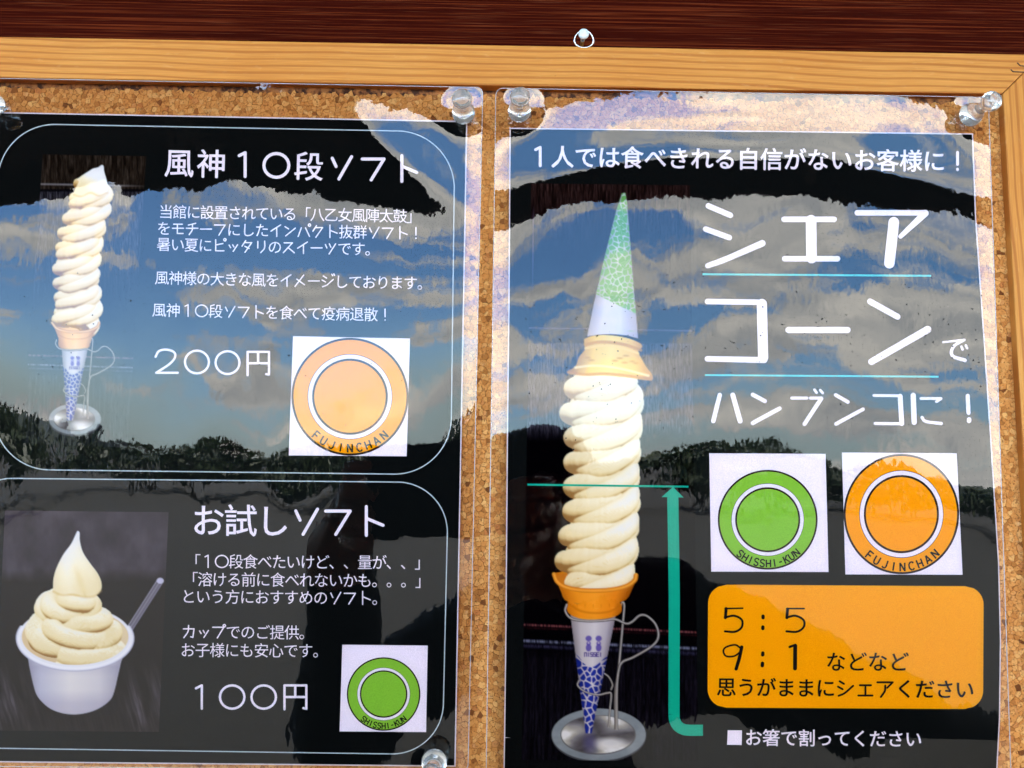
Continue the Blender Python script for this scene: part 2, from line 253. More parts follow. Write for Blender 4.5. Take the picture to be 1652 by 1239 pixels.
def swirl(ink, prof, turns, nstar=6, tilt=.28, light=(.45, .62, .62), twist=1.1, seed=1, star=.17, phase=0., blue=None, stops=CREAM, squash=1., dens=800):
    """soft ice cream: a star-shaped rope wound into a column. prof(t) -> x, y, coil radius, rope radius, t 0 (bottom) .. 1 (top)"""
    nt, nf = int(turns*dens), 260
    t = np.linspace(0, 1, nt)[:, None]; f = np.linspace(0, 2*PI, nf, endpoint=False)[None, :]
    cx, cy, R, r = prof(t[:, 0]); cx, cy, R, r = [q[:, None] for q in (cx, cy, R, r)]
    th = 2*PI*turns*t+phase; wob = fbm(th*.6, f*0+seed, seed)-.5; wob2 = fbm(th*1.6, f*0+3, seed+5)-.5
    rr = r*(1+.34*wob2)*(1+star*(np.abs(np.cos(nstar*.5*(f+twist*th)))**.8*2-1.2))
    rad = R*(1+.18*wob)+rr*np.cos(f); zz = rr*np.sin(f)*squash
    P = np.stack([cx-rad*np.cos(th), cy-zz*math.cos(tilt)+rad*np.sin(th)*math.sin(tilt), rad*np.sin(th)*math.cos(tilt)+zz*math.sin(tilt)], -1)
    dt = np.gradient(P, axis=0); df = np.roll(P, -1, 1)-np.roll(P, 1, 1)
    N = np.cross(dt, df); N /= np.linalg.norm(N, axis=-1, keepdims=True)+1e-9
    cen = np.stack([cx-R*np.cos(th), cy+R*np.sin(th)*math.sin(tilt), R*np.sin(th)*math.cos(tilt)], -1)
    sgn = np.sign(((P-cen)*N).sum(-1, keepdims=True)); N = N*sgn
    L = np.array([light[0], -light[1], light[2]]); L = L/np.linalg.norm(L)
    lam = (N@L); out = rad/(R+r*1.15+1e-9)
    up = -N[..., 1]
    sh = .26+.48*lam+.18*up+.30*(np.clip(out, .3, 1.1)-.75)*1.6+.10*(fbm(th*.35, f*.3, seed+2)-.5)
    ix = np.round((P[..., 0]-ink.x0)*ink.k).astype(int).ravel(); iy = np.round((P[..., 1]-ink.y0)*ink.k).astype(int).ravel()
    ok = (ix >= 0) & (ix < ink.w) & (iy >= 0) & (iy < ink.h); z = P[..., 2].ravel()
    o = np.argsort(z[ok], kind='stable'); flat = (iy*ink.w+ix)[ok][o]; s = np.full(ink.w*ink.h, np.nan); s[flat] = sh.ravel()[ok][o]
    zb = np.full(ink.w*ink.h, np.nan); zb[flat] = z[ok][o]; s = s.reshape(ink.h, ink.w); zb = zb.reshape(ink.h, ink.w)
    for _ in range(2):                                                   # close pin holes between samples
        nb = np.stack([np.roll(s, q, a) for q in (-1, 1) for a in (0, 1)]); cnt = (~np.isnan(nb)).sum(0)
        with np.errstate(all='ignore'): fill = np.nansum(nb, 0)/np.maximum(cnt, 1)
        s = np.where(np.isnan(s) & (cnt >= 3), fill, s)
    m = ~np.isnan(s); v = np.where(m, s, 0)
    # creases: where the rope in front ends, the one behind is darker
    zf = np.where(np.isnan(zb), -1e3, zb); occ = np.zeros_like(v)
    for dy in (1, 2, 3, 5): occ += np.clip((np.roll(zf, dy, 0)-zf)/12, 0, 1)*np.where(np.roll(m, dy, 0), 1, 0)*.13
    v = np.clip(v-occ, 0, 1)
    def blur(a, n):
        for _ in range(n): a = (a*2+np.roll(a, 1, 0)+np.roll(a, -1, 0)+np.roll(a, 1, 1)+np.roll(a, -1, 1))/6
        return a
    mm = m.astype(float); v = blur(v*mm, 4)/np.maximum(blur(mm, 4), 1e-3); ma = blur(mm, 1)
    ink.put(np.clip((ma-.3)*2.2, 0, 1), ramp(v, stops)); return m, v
def wood(ink, base, hi, seed, sx=.35, sy=.03, amp=1.):
    n = fbm(ink.X*sx, ink.Y*sy, seed, 4); n2 = fbm(ink.X*1.3, ink.Y*.09, seed+1, 3)
    g = np.clip((n*.6+n2*.6-.42)*2.2*amp, 0, 1)[..., None]; return np.array(base)*(1-g)+np.array(hi)*g
def wire(ink, pts, w, dark=(.22, .2, .2), lit=(.86, .84, .85)):
    d, sg = ink.line(pts); u = np.clip(sg/(w/2), -1, 1)
    c = ramp(u, [(-1, dark), (-.45, (.5, .47, .46)), (0, lit), (.4, (.62, .6, .6)), (1, (.28, .26, .27))])
    ink.put(np.clip(.5+(w/2-d)/.7, 0, 1), c)
def cells(ink, mask, col, seed, n, x0, y0, x1, y1, gap=.9, petal=True):
    """flower print: rounded pieces with pale gaps"""
    r = np.random.RandomState(seed); q = []
    while len(q) < n:
        p = (r.uniform(x0, x1), r.uniform(y0, y1))
        if all(math.hypot(p[0]-a, p[1]-b) > .62*math.sqrt((x1-x0)*(y1-y0)/n) for a, b in q) or r.rand() < .004: q.append(p)
    d1 = np.full(ink.X.shape, 1e9); d2 = d1.copy(); an = d1*0
    for a, b in q:
        d = np.hypot(ink.X-a, (ink.Y-b)*.85); new = d < d1; an = np.where(new, np.arctan2(ink.Y-b, ink.X-a), an)
        d2 = np.where(new, d1, np.minimum(d2, d)); d1 = np.minimum(d1, d)
    m = np.clip((d2-d1-gap)/.8, 0, 1)
    ink.put(mask*m, col)
def cone_shade(ink, cx0, cy0, w0, cx1, cy1, w1, stops):
    """tapering round body between two heights: mask and cross coordinate"""
    t = (ink.Y-cy0)/(cy1-cy0); cx = cx0+(cx1-cx0)*t; w = w0+(w1-w0)*t; u = (ink.X-cx)/np.maximum(w, .1)
    return np.clip(u, -1, 1), t, ramp(np.clip(u, -1, 1), stops)
def plate(ink, cx, cy, rx, ry):
    ink.put(ink.ell(cx, cy+3, rx, ry), (.30, .30, .33))
    n = fbm(ink.X*.05, ink.Y*.1, 8)[..., None]
    ink.put(ink.ell(cx, cy, rx, ry), np.array((.55, .58, .62))+.12*(n-.5))
    ink.put(ink.ell(cx-1, cy+.5, rx*.80, ry*.76), (.40, .39, .40))
    t = np.hypot((ink.X-cx)/(rx*.78), (ink.Y-cy)/(ry*.73)); a = np.arctan2((ink.Y-cy)/ry, (ink.X-cx)/rx)
    sw = .5+.5*np.cos(3*a+1.2+2*t)+.5*(fbm(ink.X*.06, ink.Y*.12, 4)-.5)
    ink.put(ink.ell(cx-1, cy, rx*.78, ry*.73), ramp(np.clip(sw*np.clip(t*1.1, 0, 1)+.1, 0, 1), [(0, (.30, .28, .30)), (.5, (.52, .51, .54)), (.8, (.72, .70, .68)), (1, (.90, .90, .93))]))
    ink.put(ink.ell(cx+rx*.25, cy+ry*.35, rx*.3, ry*.22, 8)*.8, (.92, .92, .95))
def holder(ink, k, ox, oy, behind):
    """wire cone stand; k scales, (ox, oy) the middle of its upper ring"""
    P = lambda *q: [(ox+a*k, oy+b*k) for a, b in q]
    if behind:
        wire(ink, smooth(P((41, -12), (44, -22), (47, -16), (44, 20), (38, 85), (33, 120), (33, 182))), 4*k)
        wire(ink, smooth(P((14, 92), (22, 98), (28, 110), (26, 118))), 3*k)
    else:
        wire(ink, smooth(P((-46, -18), (-48, -8), (-38, 4), (-12, 8), (14, 7), (32, 5), (50, 12), (60, 9), (72, -1), (84, 0), (98, 14), (102, 33), (92, 48), (62, 66), (44, 74), (38, 88), (35, 120), (35, 182))), 4.2*k)
        wire(ink, smooth(P((-26, 104), (-28, 112), (-16, 122), (4, 127), (20, 124), (26, 126), (24, 150), (22, 178))), 3.4*k)
def sleeve(ink, cx0, y0, w0, cx1, y1, w1, text_y, blue0, k):
    body = [(cx0-w0, y0), (cx0+w0, y0), (cx1+w1, y1), (cx1-w1, y1)]; m = ink.poly(body)
    u, t, c = cone_shade(ink, cx0, y0, w0, cx1, y1, w1, [(-1, (.58, .55, .58)), (-.6, (.78, .75, .78)), (.1, (.86, .84, .87)), (.7, (.74, .71, .76)), (1, (.55, .52, .58))])
    ink.put(m, c)
    edge = blue0+6*k*np.cos(u*3.2)-22*k*np.clip(-u-.55, 0, 1)-14*k*np.clip(u-.6, 0, 1)
    lo = m*np.clip(ink.Y-edge, 0, 1); bl = np.array((.16, .22, .66))*(1-.25*np.abs(u)[..., None])
    cells(ink, lo, bl, 5, int(95), cx0-w0, blue0-10*k, cx0+w0, y1, gap=1.3*k)
    for q in (-.22, .16):                                                # small two-figure mark above the maker's name
        x = cx0+q*w0*1.15+2*k
        for dy, rx, ry in ((-20, 5, 4.5), (-12, 3.6, 3.5), (-5, 4.6, 6)): ink.put(ink.ell(x, text_y+dy*k, rx*k, ry*k, 1.4)*.85, (.36, .30, .66))
        ink.put(ink.ell(x, text_y-13*k, 1.6*k, 1.8*k, 1.2), (.75, .70, .82))
    stroke_text(ink, 'NISSEI', cx0-14*k, text_y+9*k, 29*k, 6*k, 1.3*k, (.24, .18, .5))
LAT = {'N': [[(0, 0), (0, 1), (1, 1), (1, 0)]], 'I': [[(.5, 0), (.5, 1)]], 'S': [[(1, 1), (0, 1), (0, .5), (1, .5), (1, 0), (0, 0)]], 'E': [[(1, 1), (0, 1), (0, 0), (1, 0)], [(0, .5), (.9, .5)]]}
def stroke_text(ink, txt, x, y, w, h, lw, col):
    p = w/len(txt)
    for i, ch in enumerate(txt):
        for st in LAT[ch]:
            d, _ = ink.line([(x+i*p+a*p*.72, y-b*h) for a, b in st]); ink.put(np.clip(.5+(lw/2-d)/.8, 0, 1), col)
def wafer(ink, cx, y0, w0, y1, w1, rim, stops, cx1=None):
    """moulded wafer cup: rim, bowl, foot, with embossed bars"""
    cx1 = cx if cx1 is None else cx1
    u, t, c = cone_shade(ink, cx, y0, w0, cx1, y1, w1, stops)
    bow = 8*rim*np.sqrt(np.clip(1-u*u, 0, 1)); m = ink.poly([(cx-w0*.96, y0), (cx+w0*.96, y0), (cx+w0*.80, y0+(y1-y0)*.45), (cx1+w1*.92, y0+(y1-y0)*.72), (cx1+w1, y1), (cx1-w1, y1), (cx1-w1*.92, y0+(y1-y0)*.72), (cx-w0*.80, y0+(y1-y0)*.45)])
    return u, t, c, bow, m
def photo_share():
    """tall soft ice cream with a second cone set upside down on it, in a wire stand"""
    k = Ink(838, 292, 1130, 1230)
    X, Y = k.X, k.Y
    k.px[:] = (.035, .03, .045)
    wd = wood(k, (.07, .045, .045), (.27, .19, .19), 3, .5, .04); k.put(np.clip((430-Y)/120, 0, 1)*np.clip((Y-200), 0, 1), wd)
    k.put(np.clip(1-np.abs(X-861+(Y-300)*.012)/1.3, 0, 1)*np.clip((Y-330)/30, 0, 1)*np.clip((480-Y)/60, 0, 1)*.7, (.55, .48, .68))
    k.put(np.clip(1-np.abs(Y-(529+(X-850)*.018))/2.6, 0, 1)*.75, (.46, .42, .55))
    band = np.clip((Y-552)/3, 0, 1)*np.clip((712-Y)/30, 0, 1)
    k.put(band*.9, wood(k, (.07, .07, .10), (.42, .40, .48), 7, .9, .07, 1.2))
    wd = wood(k, (.04, .035, .05), (.13, .12, .16), 11, .45, .02); k.put(np.clip((Y-1040)/25, 0, 1), wd)
    for yc, h, col, a in ((1008, 3.2, (.66, .36, .38), .9), (1013, 2, (.25, .1, .12), .9), (1034, 4, (.62, .64, .80), .85), (1042, 5, (.34, .33, .50), .6)):
        n = fbm(X*.55, Y*.1, int(yc), 3); k.put(np.clip(1-np.abs(Y-yc-(X-850)*.045)/h, 0, 1)*np.clip(n*2-.3, 0, 1)*a, col)
    plate(k, 966, 1185, 76, 42)
    holder(k, 1, 960, 994, True)
    # glow of the sleeve's tip in the plate
    k.put(k.ell(951, 1198, 9, 13, 12)*.6, (.35, .33, .55))
    sleeve(k, 957, 990, 37, 949.5, 1183, 5, 1050, 1070, 1)
    orange = [(-1, (.78, .44, .08)), (-.5, (.96, .62, .14)), (0, (.98, .66, .18)), (.6, (.93, .57, .13)), (1, (.68, .36, .08))]
    wf = k.poly(smooth([(895, 928), (903, 944), (912, 958), (917, 968), (914, 980), (918, 990), (935, 998), (960, 999.5), (985, 997), (1001, 989), (1003, 978), (1000, 970), (1008, 958), (1018, 944), (1026, 932), (1024, 925), (960, 915), (896, 924)], 4))
    u, t, c = cone_shade(k, 960, 930, 66, 959, 998, 44, orange); k.put(wf, c)
    for j, xx in enumerate(range(918, 1004, 13)):
        yy = 971+6*math.cos((xx-960)/32.)
        k.put(np.clip(1-np.abs(X-xx)/1.1, 0, 1)*np.clip(1-np.abs(Y-yy)/6, 0, 1)*.45, (.72, .40, .06))
        k.put(np.clip(1-np.abs(X-xx-6)/5, 0, 1)*np.clip(1-np.abs(Y-yy-(5 if j % 2 else -4))/1.3, 0, 1)*.5, (1., .76, .36))
    d, sg = k.line(smooth([(916, 972), (935, 985), (960, 989), (985, 986), (1003, 974)])); k.put(np.clip(1-d/3, 0, 1)*.5, (.74, .42, .08))
    k.put(k.ell(960, 932, 62, 12)*.9, (.82, .50, .16))
    def prof(t):
        y = 941-t*330; e = np.clip(t*9, 0, 1)
        return 960+t*22+5*np.sin(t*5.2), y, (39+3*np.sin(t*7+1))*(.82+.18*e)*(1-.10*np.clip((t-.9)/.1, 0, 1)), 24+0*t
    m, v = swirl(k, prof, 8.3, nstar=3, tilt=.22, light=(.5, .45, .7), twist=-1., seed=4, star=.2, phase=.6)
    cool = np.clip((800-Y)/150, 0, 1)*m*.28; k.put(cool, (.88, .90, .97))
    rimc = [(-1, (.80, .48, .12)), (0, (1., .72, .28)), (1, (.80, .46, .12))]
    d, sg = k.line(smooth([(894, 927), (899, 938), (912, 947), (935, 952), (962, 953), (990, 951), (1012, 945), (1024, 936), (1026, 928)]))
    k.put(np.clip(.5+(3.6-d)/1., 0, 1), ramp(np.clip(sg/3.6, -1, 1), rimc)); 
    low = k.poly(smooth([(896, 930), (912, 947), (935, 953), (962, 954), (990, 952), (1012, 946), (1025, 932), (1020, 950), (1000, 972), (920, 972), (903, 950)], 4)); k.put(low*.96, c)
    k.put(np.clip(.5+(3.4-d)/1., 0, 1), ramp(np.clip(sg/3.4, -1, 1), rimc))
    # upside-down cone on top
    yel = [(-1, (.74, .52, .22)), (-.5, (.95, .82, .42)), (0, (.97, .88, .52)), (.6, (.95, .80, .42)), (1, (.78, .55, .25))]
    b = k.poly(smooth([(942, 551), (944, 546), (962, 541), (988, 541), (1015, 546), (1033, 554), (1036, 560), (1030, 567), (1036, 580), (1043, 592), (1052, 604), (1053, 612), (1045, 614), (1010, 609), (975, 606), (940, 606), (918, 603), (915, 599), (928, 591), (934, 576), (944, 564)], 4))
    u, t, c = cone_shade(k, 988, 540, 50, 984, 612, 70, yel); k.put(b, c)
    for pts, w, col in (([(944, 556), (965, 552), (990, 553), (1015, 558), (1034, 565)], 2.4, (.80, .58, .24)), ([(944, 562), (968, 558), (992, 559), (1014, 565), (1030, 570)], 1.8, (.98, .86, .52)),
                        ([(928, 593), (955, 590), (985, 592), (1015, 598), (1046, 606)], 2, (.99, .93, .72)), ([(917, 601), (945, 604), (975, 603), (1010, 606), (1050, 612)], 2.2, (.80, .56, .26))):
        d, _ = k.line(smooth(pts)); k.put(np.clip(.5+(w-d)/1.4, 0, 1)*.8, col)
    for xx, yy in ((948, 577), (954, 581), (992, 582), (1000, 578), (1008, 585), (1020, 583), (1026, 586), (1010, 574)): k.put(k.ell(xx, yy, 5, 1.7, 1.6)*.7, (.80, .60, .24))
    con = k.poly([(1003.5, 312), (1009, 311), (1012, 330), (1019, 420), (1024, 480), (1029.5, 546), (1010, 541), (985, 539), (965, 540), (947, 543), (958, 490), (974, 420), (994, 340)])
    u, t, c = cone_shade(k, 1006, 310, 2, 988, 545, 41, [(-1, (.66, .66, .76)), (-.5, (.84, .84, .92)), (.3, (.86, .86, .93)), (1, (.66, .66, .78))]); k.put(con, c)
    up = con*np.clip((487+.5*(X-985)-Y)/2, 0, 1)
    cells(k, up, np.array((.42, .68, .38)), 9, 230, 950, 305, 1032, 520, gap=.8)
    for q_ in range(26):
        rr_ = np.random.RandomState(q_); yq = rr_.uniform(340, 500); xq = 1004+(yq-340)*rr_.uniform(-.2, .1); aq = rr_.uniform(0, 3.1); dq = (X-xq)*math.cos(aq)+(Y-yq)*math.sin(aq); eq = -(X-xq)*math.sin(aq)+(Y-yq)*math.cos(aq); k.put(up*np.clip((1-(dq/7)**2-(eq/2.6)**2)*4, 0, 1)*.9, (.38, .66, .34)); k.put(up*np.clip(1-np.abs(eq)/.6, 0, 1)*(np.abs(dq) < 6)*.8, (.84, .88, .92))
    k.put(con*np.clip(1-np.abs(Y-534)/2, 0, 1)*np.clip(1-np.abs(X-1018)/9, 0, 1)*.5, (.45, .68, .48))
    # green hash shows again over the front of the holder
    holder(k, 1, 960, 994, False)
    return k
def photo_ten():
    """very tall soft ice cream of ten turns in a wire stand"""
    k = Ink(28, 244, 244, 728); X, Y = k.X, k.Y; L = lambda y: 70-(y-249)*.076
    k.px[:] = (.05, .05, .07)
    k.put(np.clip((306-Y)/2, 0, 1), wood(k, (.09, .07, .06), (.34, .29, .26), 21, .5, .06)*.8)
    k.put(np.clip(1-np.abs(Y-(297+(X-66)*.02))/2.2, 0, 1)*np.clip((240-X)/60, .2, 1), (.55, .53, .56))
    k.put(np.clip((Y-308)/2, 0, 1)*np.clip((520-Y)/130, 0, 1)*.9, wood(k, (.06, .06, .08), (.36, .35, .40), 23, .6, .06, 1.1))
    for yc, h, col in ((573, 2.4, (.66, .50, .56)), (588, 2.4, (.64, .64, .74)), (594, 2, (.4, .4, .5))):
        k.put(np.clip(1-np.abs(Y-yc-(X-45)*.03)/h, 0, 1)*np.clip(fbm(X*.5, Y*.1, 3)*2-.2, 0, 1)*.85, col)
    k.put(np.clip((Y-598)/10, 0, 1)*.8, wood(k, (.05, .06, .07), (.24, .25, .28), 25, .4, .03))
    plate(k, 121, 676, 42, 25)
    s = .63; holder(k, s, 120, 560, True)
    sleeve(k, 121, 558, 22, 113, 678, 5, 590, 600, .62)
    orange = [(-1, (.72, .48, .26)), (-.5, (.93, .74, .48)), (0, (.96, .80, .56)), (.6, (.92, .72, .46)), (1, (.66, .42, .22))]
    wf = k.poly(smooth([(85, 521), (90, 532), (94, 545), (98, 553), (110, 559), (125, 560), (140, 557), (146, 549), (150, 538), (158, 528), (160, 521), (120, 516)], 4))
    u, t, c = cone_shade(k, 122, 525, 38, 122, 559, 26, orange); k.put(wf, c)
    d, _ = k.line(smooth([(94, 540), (108, 546), (124, 547), (140, 545), (150, 538)])); k.put(np.clip(1-d/1.6, 0, 1)*.5, (.70, .46, .22))
    def prof(t):
        y = 529-t*229; return 121.5+t*24-6*np.sin(t*3.4)+3*np.sin(t*9), y, 25+0*t-3*t-5*np.clip((t-.9)/.1, 0, 1), 14.6-1.5*t
    warm = [(a, tuple(np.array(b)*(.99, .965, .93))) for a, b in CREAM]
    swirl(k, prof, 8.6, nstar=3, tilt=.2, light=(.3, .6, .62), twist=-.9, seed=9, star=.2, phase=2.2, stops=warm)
    tip = k.poly(smooth([(118, 316), (121, 305), (127, 293), (124, 290), (131, 284), (142, 277), (150, 272), (158, 270), (164, 266), (167, 268), (168, 276), (172, 290), (174, 302), (173, 313), (160, 318), (142, 313), (130, 319)], 5))
    sh = np.clip(.84-(Y-290)/70+(X-140)/120+.25*(fbm(X*.1, Y*.1, 6)-.5), .2, 1); k.put(tip, ramp(sh, CREAM))
    d, _ = k.line(smooth([(119, 314), (132, 317), (146, 311), (160, 316), (173, 311)])); k.put(np.clip(1-d/3, 0, 1)*.5, (.84, .66, .36))
    low = k.poly(smooth([(85, 522), (96, 532), (108, 535), (124, 536), (142, 534), (156, 528), (160, 522), (158, 529), (150, 540), (146, 552), (140, 562), (98, 562), (94, 545), (88, 530)], 4)); k.put(low, c)
    d, _ = k.line(smooth([(94, 540), (108, 546), (124, 547), (140, 545), (150, 538)])); k.put(np.clip(1-d/1.6, 0, 1)*.5, (.70, .46, .22))
    d, sg = k.line(smooth([(84, 521), (92, 530), (108, 535), (124, 535.5), (142, 534), (156, 528), (160, 521)]))
    k.put(np.clip(.5+(2.2-d)/1., 0, 1), ramp(np.clip(sg/2.2, -1, 1), [(-1, (.74, .5, .28)), (0, (.98, .84, .62)), (1, (.74, .5, .28))]))
    holder(k, s, 120, 560, False)
    return k
def photo_cup():
    """small tub of soft ice cream with a clear spoon"""
    q = .3704; T = lambda *p: [(a*q, 780+b*q) for a, b in p]
    k = Ink(-12, 820, 276, 1184); X, Y = k.X, k.Y; U, V = X/q, (Y-780)/q
    k.px[:] = (.14, .115, .11)
    n = fbm(X*.03, Y*.02, 31); k.put(np.clip((430-V)/60+.5*(n-.5), 0, 1)*np.clip((V-60)/40, 0, 1), ramp(n, [(0, (.17, .15, .17)), (.5, (.26, .23, .27)), (1, (.38, .35, .40))]))
    st = fbm((U*.02-V*.006), V*.004, 33); st2 = fbm(U*.16-V*.04, V*.012, 35)
    k.put(np.clip((V-760)/200, 0, 1)*np.clip((np.abs(U-330)-150)/120, 0, 1)*np.clip(st*2.6-1.1, 0, 1), ramp(st2, [(0, (.18, .16, .17)), (.5, (.34, .31, .35)), (1, (.60, .57, .66))]))
    k.put(np.clip((V-900)/200, 0, 1)*.35, ramp(st2, [(0, (.14, .12, .12)), (1, (.4, .36, .38))]))
    # spoon
    d, sg = k.line(T((560, 640), (698, 424))); sc = np.clip(sg/5.4, -1, 1)
    k.put(np.clip(.5+(5.4-d)/.8, 0, 1)*.85, ramp(sc, [(-1, (.72, .70, .80)), (-.5, (.46, .43, .50)), (0, (.66, .64, .72)), (.5, (.42, .39, .45)), (1, (.84, .83, .92))]))
    k.put(k.ell(698*q, 780+424*q, 5.8, 4.6), (.80, .79, .90))
    body = k.poly(smooth(T((86, 700), (118, 752), (128, 800), (146, 880), (165, 930), (210, 975), (262, 998), (318, 1006), (375, 1000), (430, 980), (478, 945), (498, 905), (518, 820), (534, 760), (572, 690), (450, 600), (200, 600)), 4))
    u = (U-325)/215; k.put(body, ramp(np.clip(u, -1, 1), [(-1, (.62, .60, .68)), (-.7, (.78, .77, .84)), (-.1, (.90, .88, .89)), (.5, (.85, .83, .86)), (1, (.66, .64, .72))]))
    k.put(body*np.clip((V-900)/160, 0, .35), (.62, .58, .70))
    k.put(body*np.clip((V-790)/4, 0, 1)*np.clip((840-V)/40, 0, 1)*.25, (.62, .60, .70))
    k.put(k.ell(327*q, 780+676*q, 250*q, 137*q), (.92, .92, .97))
    k.put(k.ell(327*q, 780+668*q, 232*q, 121*q), (.88, .78, .62))
    inn = k.ell(327*q, 780+670*q, 230*q, 120*q)
    k.put(inn*np.clip((U-420)/120, 0, 1)*.8, (.90, .83, .70))
    d, _ = k.line([(327*q+243*q*math.cos(a), 780+672*q+130*q*math.sin(a)) for a in np.linspace(PI-.5, 2*PI+.5, 60)]); k.put(np.clip(.5+(2.-d)/.9, 0, 1), (.93, .93, .98))
    base = k.px.copy()
    def prof(t):
        y = 780+(742-t*300)*q; r = 1-t
        return 116-2*t+3*np.sin(t*6), y, (128*r**.8+12)*q, (100-32*t)*q
    m, v = swirl(k, prof, 2.7, nstar=4, tilt=.5, light=(-.1, .75, .55), twist=1.15, seed=14, star=.2, phase=1.2, squash=.86)
    # what hangs below the front rim stays inside the tub
    front = np.clip((Y-(780+668*q)-121*q*np.sqrt(np.clip(1-((U-327)/232)**2, 0, 1)))/.8, 0, 1)*(V > 668); k.px = k.px*(1-front[..., None])+base*front[..., None]
    tip = k.poly(smooth(T((231, 470), (232, 420), (245, 370), (275, 310), (310, 262), (334, 212), (340, 207), (347, 215), (348, 250), (362, 300), (395, 350), (425, 390), (442, 430), (440, 465), (415, 488), (370, 494), (320, 482), (270, 484)), 5))
    s2 = .86-.0016*(V-300)-.25*np.clip((np.abs(U-(300+.32*(V-250)))<0), 0, 1); rid = np.exp(-((U-(318+.33*(V-330)))/14)**2)*np.clip((V-340)/80, 0, 1)
    s2 = s2-.22*rid+.12*np.exp(-((U-(285+.1*(V-330)))/34)**2)-.10*np.clip((U-400)/50, 0, 1)+.08*(fbm(X*.08, Y*.08, 3)-.5); k.put(tip, ramp(np.clip(s2, 0, 1), CREAM))
    d, _ = k.line(smooth(T((232, 470), (270, 486), (320, 484), (370, 496), (415, 490), (440, 468)))); k.put(np.clip(1-d/3.2, 0, 1)*.45, (.84, .70, .42))
    d, sg = k.line([(327*q+250*q*math.cos(a), 780+674*q+136*q*math.sin(a)) for a in np.linspace(-.35, PI+.35, 60)])
    k.put(np.clip(.5+(3.3-d)/.9, 0, 1), ramp(np.clip(sg/3.3, -1, 1), [(-1, (.97, .97, 1.)), (.2, (.93, .93, .98)), (1, (.66, .64, .74))]))
    k.px += .005*np.random.RandomState(2).randn(*k.px.shape)
    return k
# curl of the two sheets (u across -1..1, d metres below the top edge)
def curl_share(u, d):
    d0 = .0265+.019*u**2; h = .085*.0035*np.log1p(np.exp((d0-d)/.0035))*(1-.35*np.clip(np.abs(u), 0, 1)**6)+.0010+u**2*.023*d*np.clip((.300-d)/.03, 0, 1)
    h = h+.00012*np.exp(-((u+.1)/.5)**2-((d-.012)/.008)**2)
    return h+.00030*vnoise(u*3.1+7, d*22+3, 4)*np.clip(d/.02, 0, 1)+(.00020*vnoise(u*6+17, d*34+3, 5)+.00003*vnoise(u*15+4, d*70+2, 6))*(.35+.65*np.clip((d-.05)/.03, 0, 1))
def curl_ten(u, d):
    d0 = np.maximum(.079*(u-.24), .0150/(1+np.exp(-(u+.05)/.05))-.02/(1+np.exp((u+.05)/.05))); h = .072*.004*np.log1p(np.exp(np.clip((d0-d)/.004, -40, 40)))+.0010+.0021*u**2*np.exp(-((d-.085)/.058)**2)
    return h+.00034*vnoise(u*2.6+27, d*18+9, 7)*np.clip(d/.02, 0, 1)+.00018*vnoise(u*6+2, d*36+1, 8)+.00004*vnoise(u*15+4, d*70+2, 9)
P0 = lambda px, py: tuple(on(px, py, -.0015)[[0, 2]])
def sheet_for(pxl, pxr, pyt, pins, f, pyr):
    a, b = on(pxl, pyt, -.0015), on(pxr, pyr, -.0015); return Sheet(a[0], b[0], (a[2]+b[2])/2, .29, [P0(*q) for q in pins], f)
SH_R = sheet_for(800, 1594, 143, [(838, 180), (1566, 186)], curl_share, 156)
SH_L = sheet_for(-16, 779, 128, [(748, 184), (-8, 172), (701, 1226)], curl_ten, 140)
LIFT = dict(paper=0, print=3e-5, pic=6e-5, card=6e-5, disc=9e-5, ring=12e-5, text=17e-5, film=45e-5)
# ---------------------------------------------------------------- sheets of ink: gridded so that they follow the curl
def grid(name, sheet, fn, nu, nv, lift, mat_, parent, smooth_=True):
    U, V = np.meshgrid(np.linspace(0, 1, nu), np.linspace(0, 1, nv)); px, py = fn(U, V); P = sheet.at(px, py, lift)
    me = bpy.data.meshes.new(name); n = nu*nv; me.vertices.add(n); me.vertices.foreach_set('co', P.reshape(-1))
    i = (np.arange(nv-1)[:, None]*nu+np.arange(nu-1)[None]).ravel(); q = np.stack([i, i+nu, i+nu+1, i+1], 1)
    me.loops.add(q.size); me.loops.foreach_set('vertex_index', q.ravel()); me.polygons.add(len(q)); me.polygons.foreach_set('loop_start', np.arange(0, q.size, 4)); me.polygons.foreach_set('loop_total', np.full(len(q), 4)); me.update(calc_edges=True)
    return link(name, me, mat_, parent, smooth_)
def quad(c, rad=0):
    """bilinear quad TL TR BR BL in sheet units with optionally rounded corners"""
    c = [np.array(q, float) for q in c]; H = np.linalg.norm(c[3]-c[0]); Wd = np.linalg.norm(c[1]-c[0])
    def f(U, V):
        if rad:
            y = V*H; V = V; e = np.where(y < rad, rad-y, np.where(y > H-rad, y-(H-rad), 0)); ins = (rad-np.sqrt(np.clip(rad**2-e**2, 0, None)))/Wd; U = ins+U*(1-2*ins)
        q = [(1-U)*(1-V), U*(1-V), U*V, (1-U)*V]; return sum(a*p[0] for a, p in zip(q, c)), sum(a*p[1] for a, p in zip(q, c))
    return f
def vwarp(rad, H):                                                        # more rows where corners are round
    return lambda V: V
def polar(cx, cy, rx, ry, r0=0.):
    return lambda U, V: (cx+rx*(r0+(1-r0)*V)*np.cos(U*2*PI), cy+ry*(r0+(1-r0)*V)*np.sin(U*2*PI))
def rpath(c, rad, n=14):
    c = [np.array(q, float) for q in c]; out = []
    for i in range(4):
        P, A, B = c[i], c[i-1], c[(i+1) % 4]; a = (A-P)/np.linalg.norm(A-P); b = (B-P)/np.linalg.norm(B-P)
        for k in range(n+1): t = k/n*PI/2; out.append(P+a*rad*(1-math.sin(t))+b*rad*(1-math.cos(t)))
    return np.array(out+[out[0]])
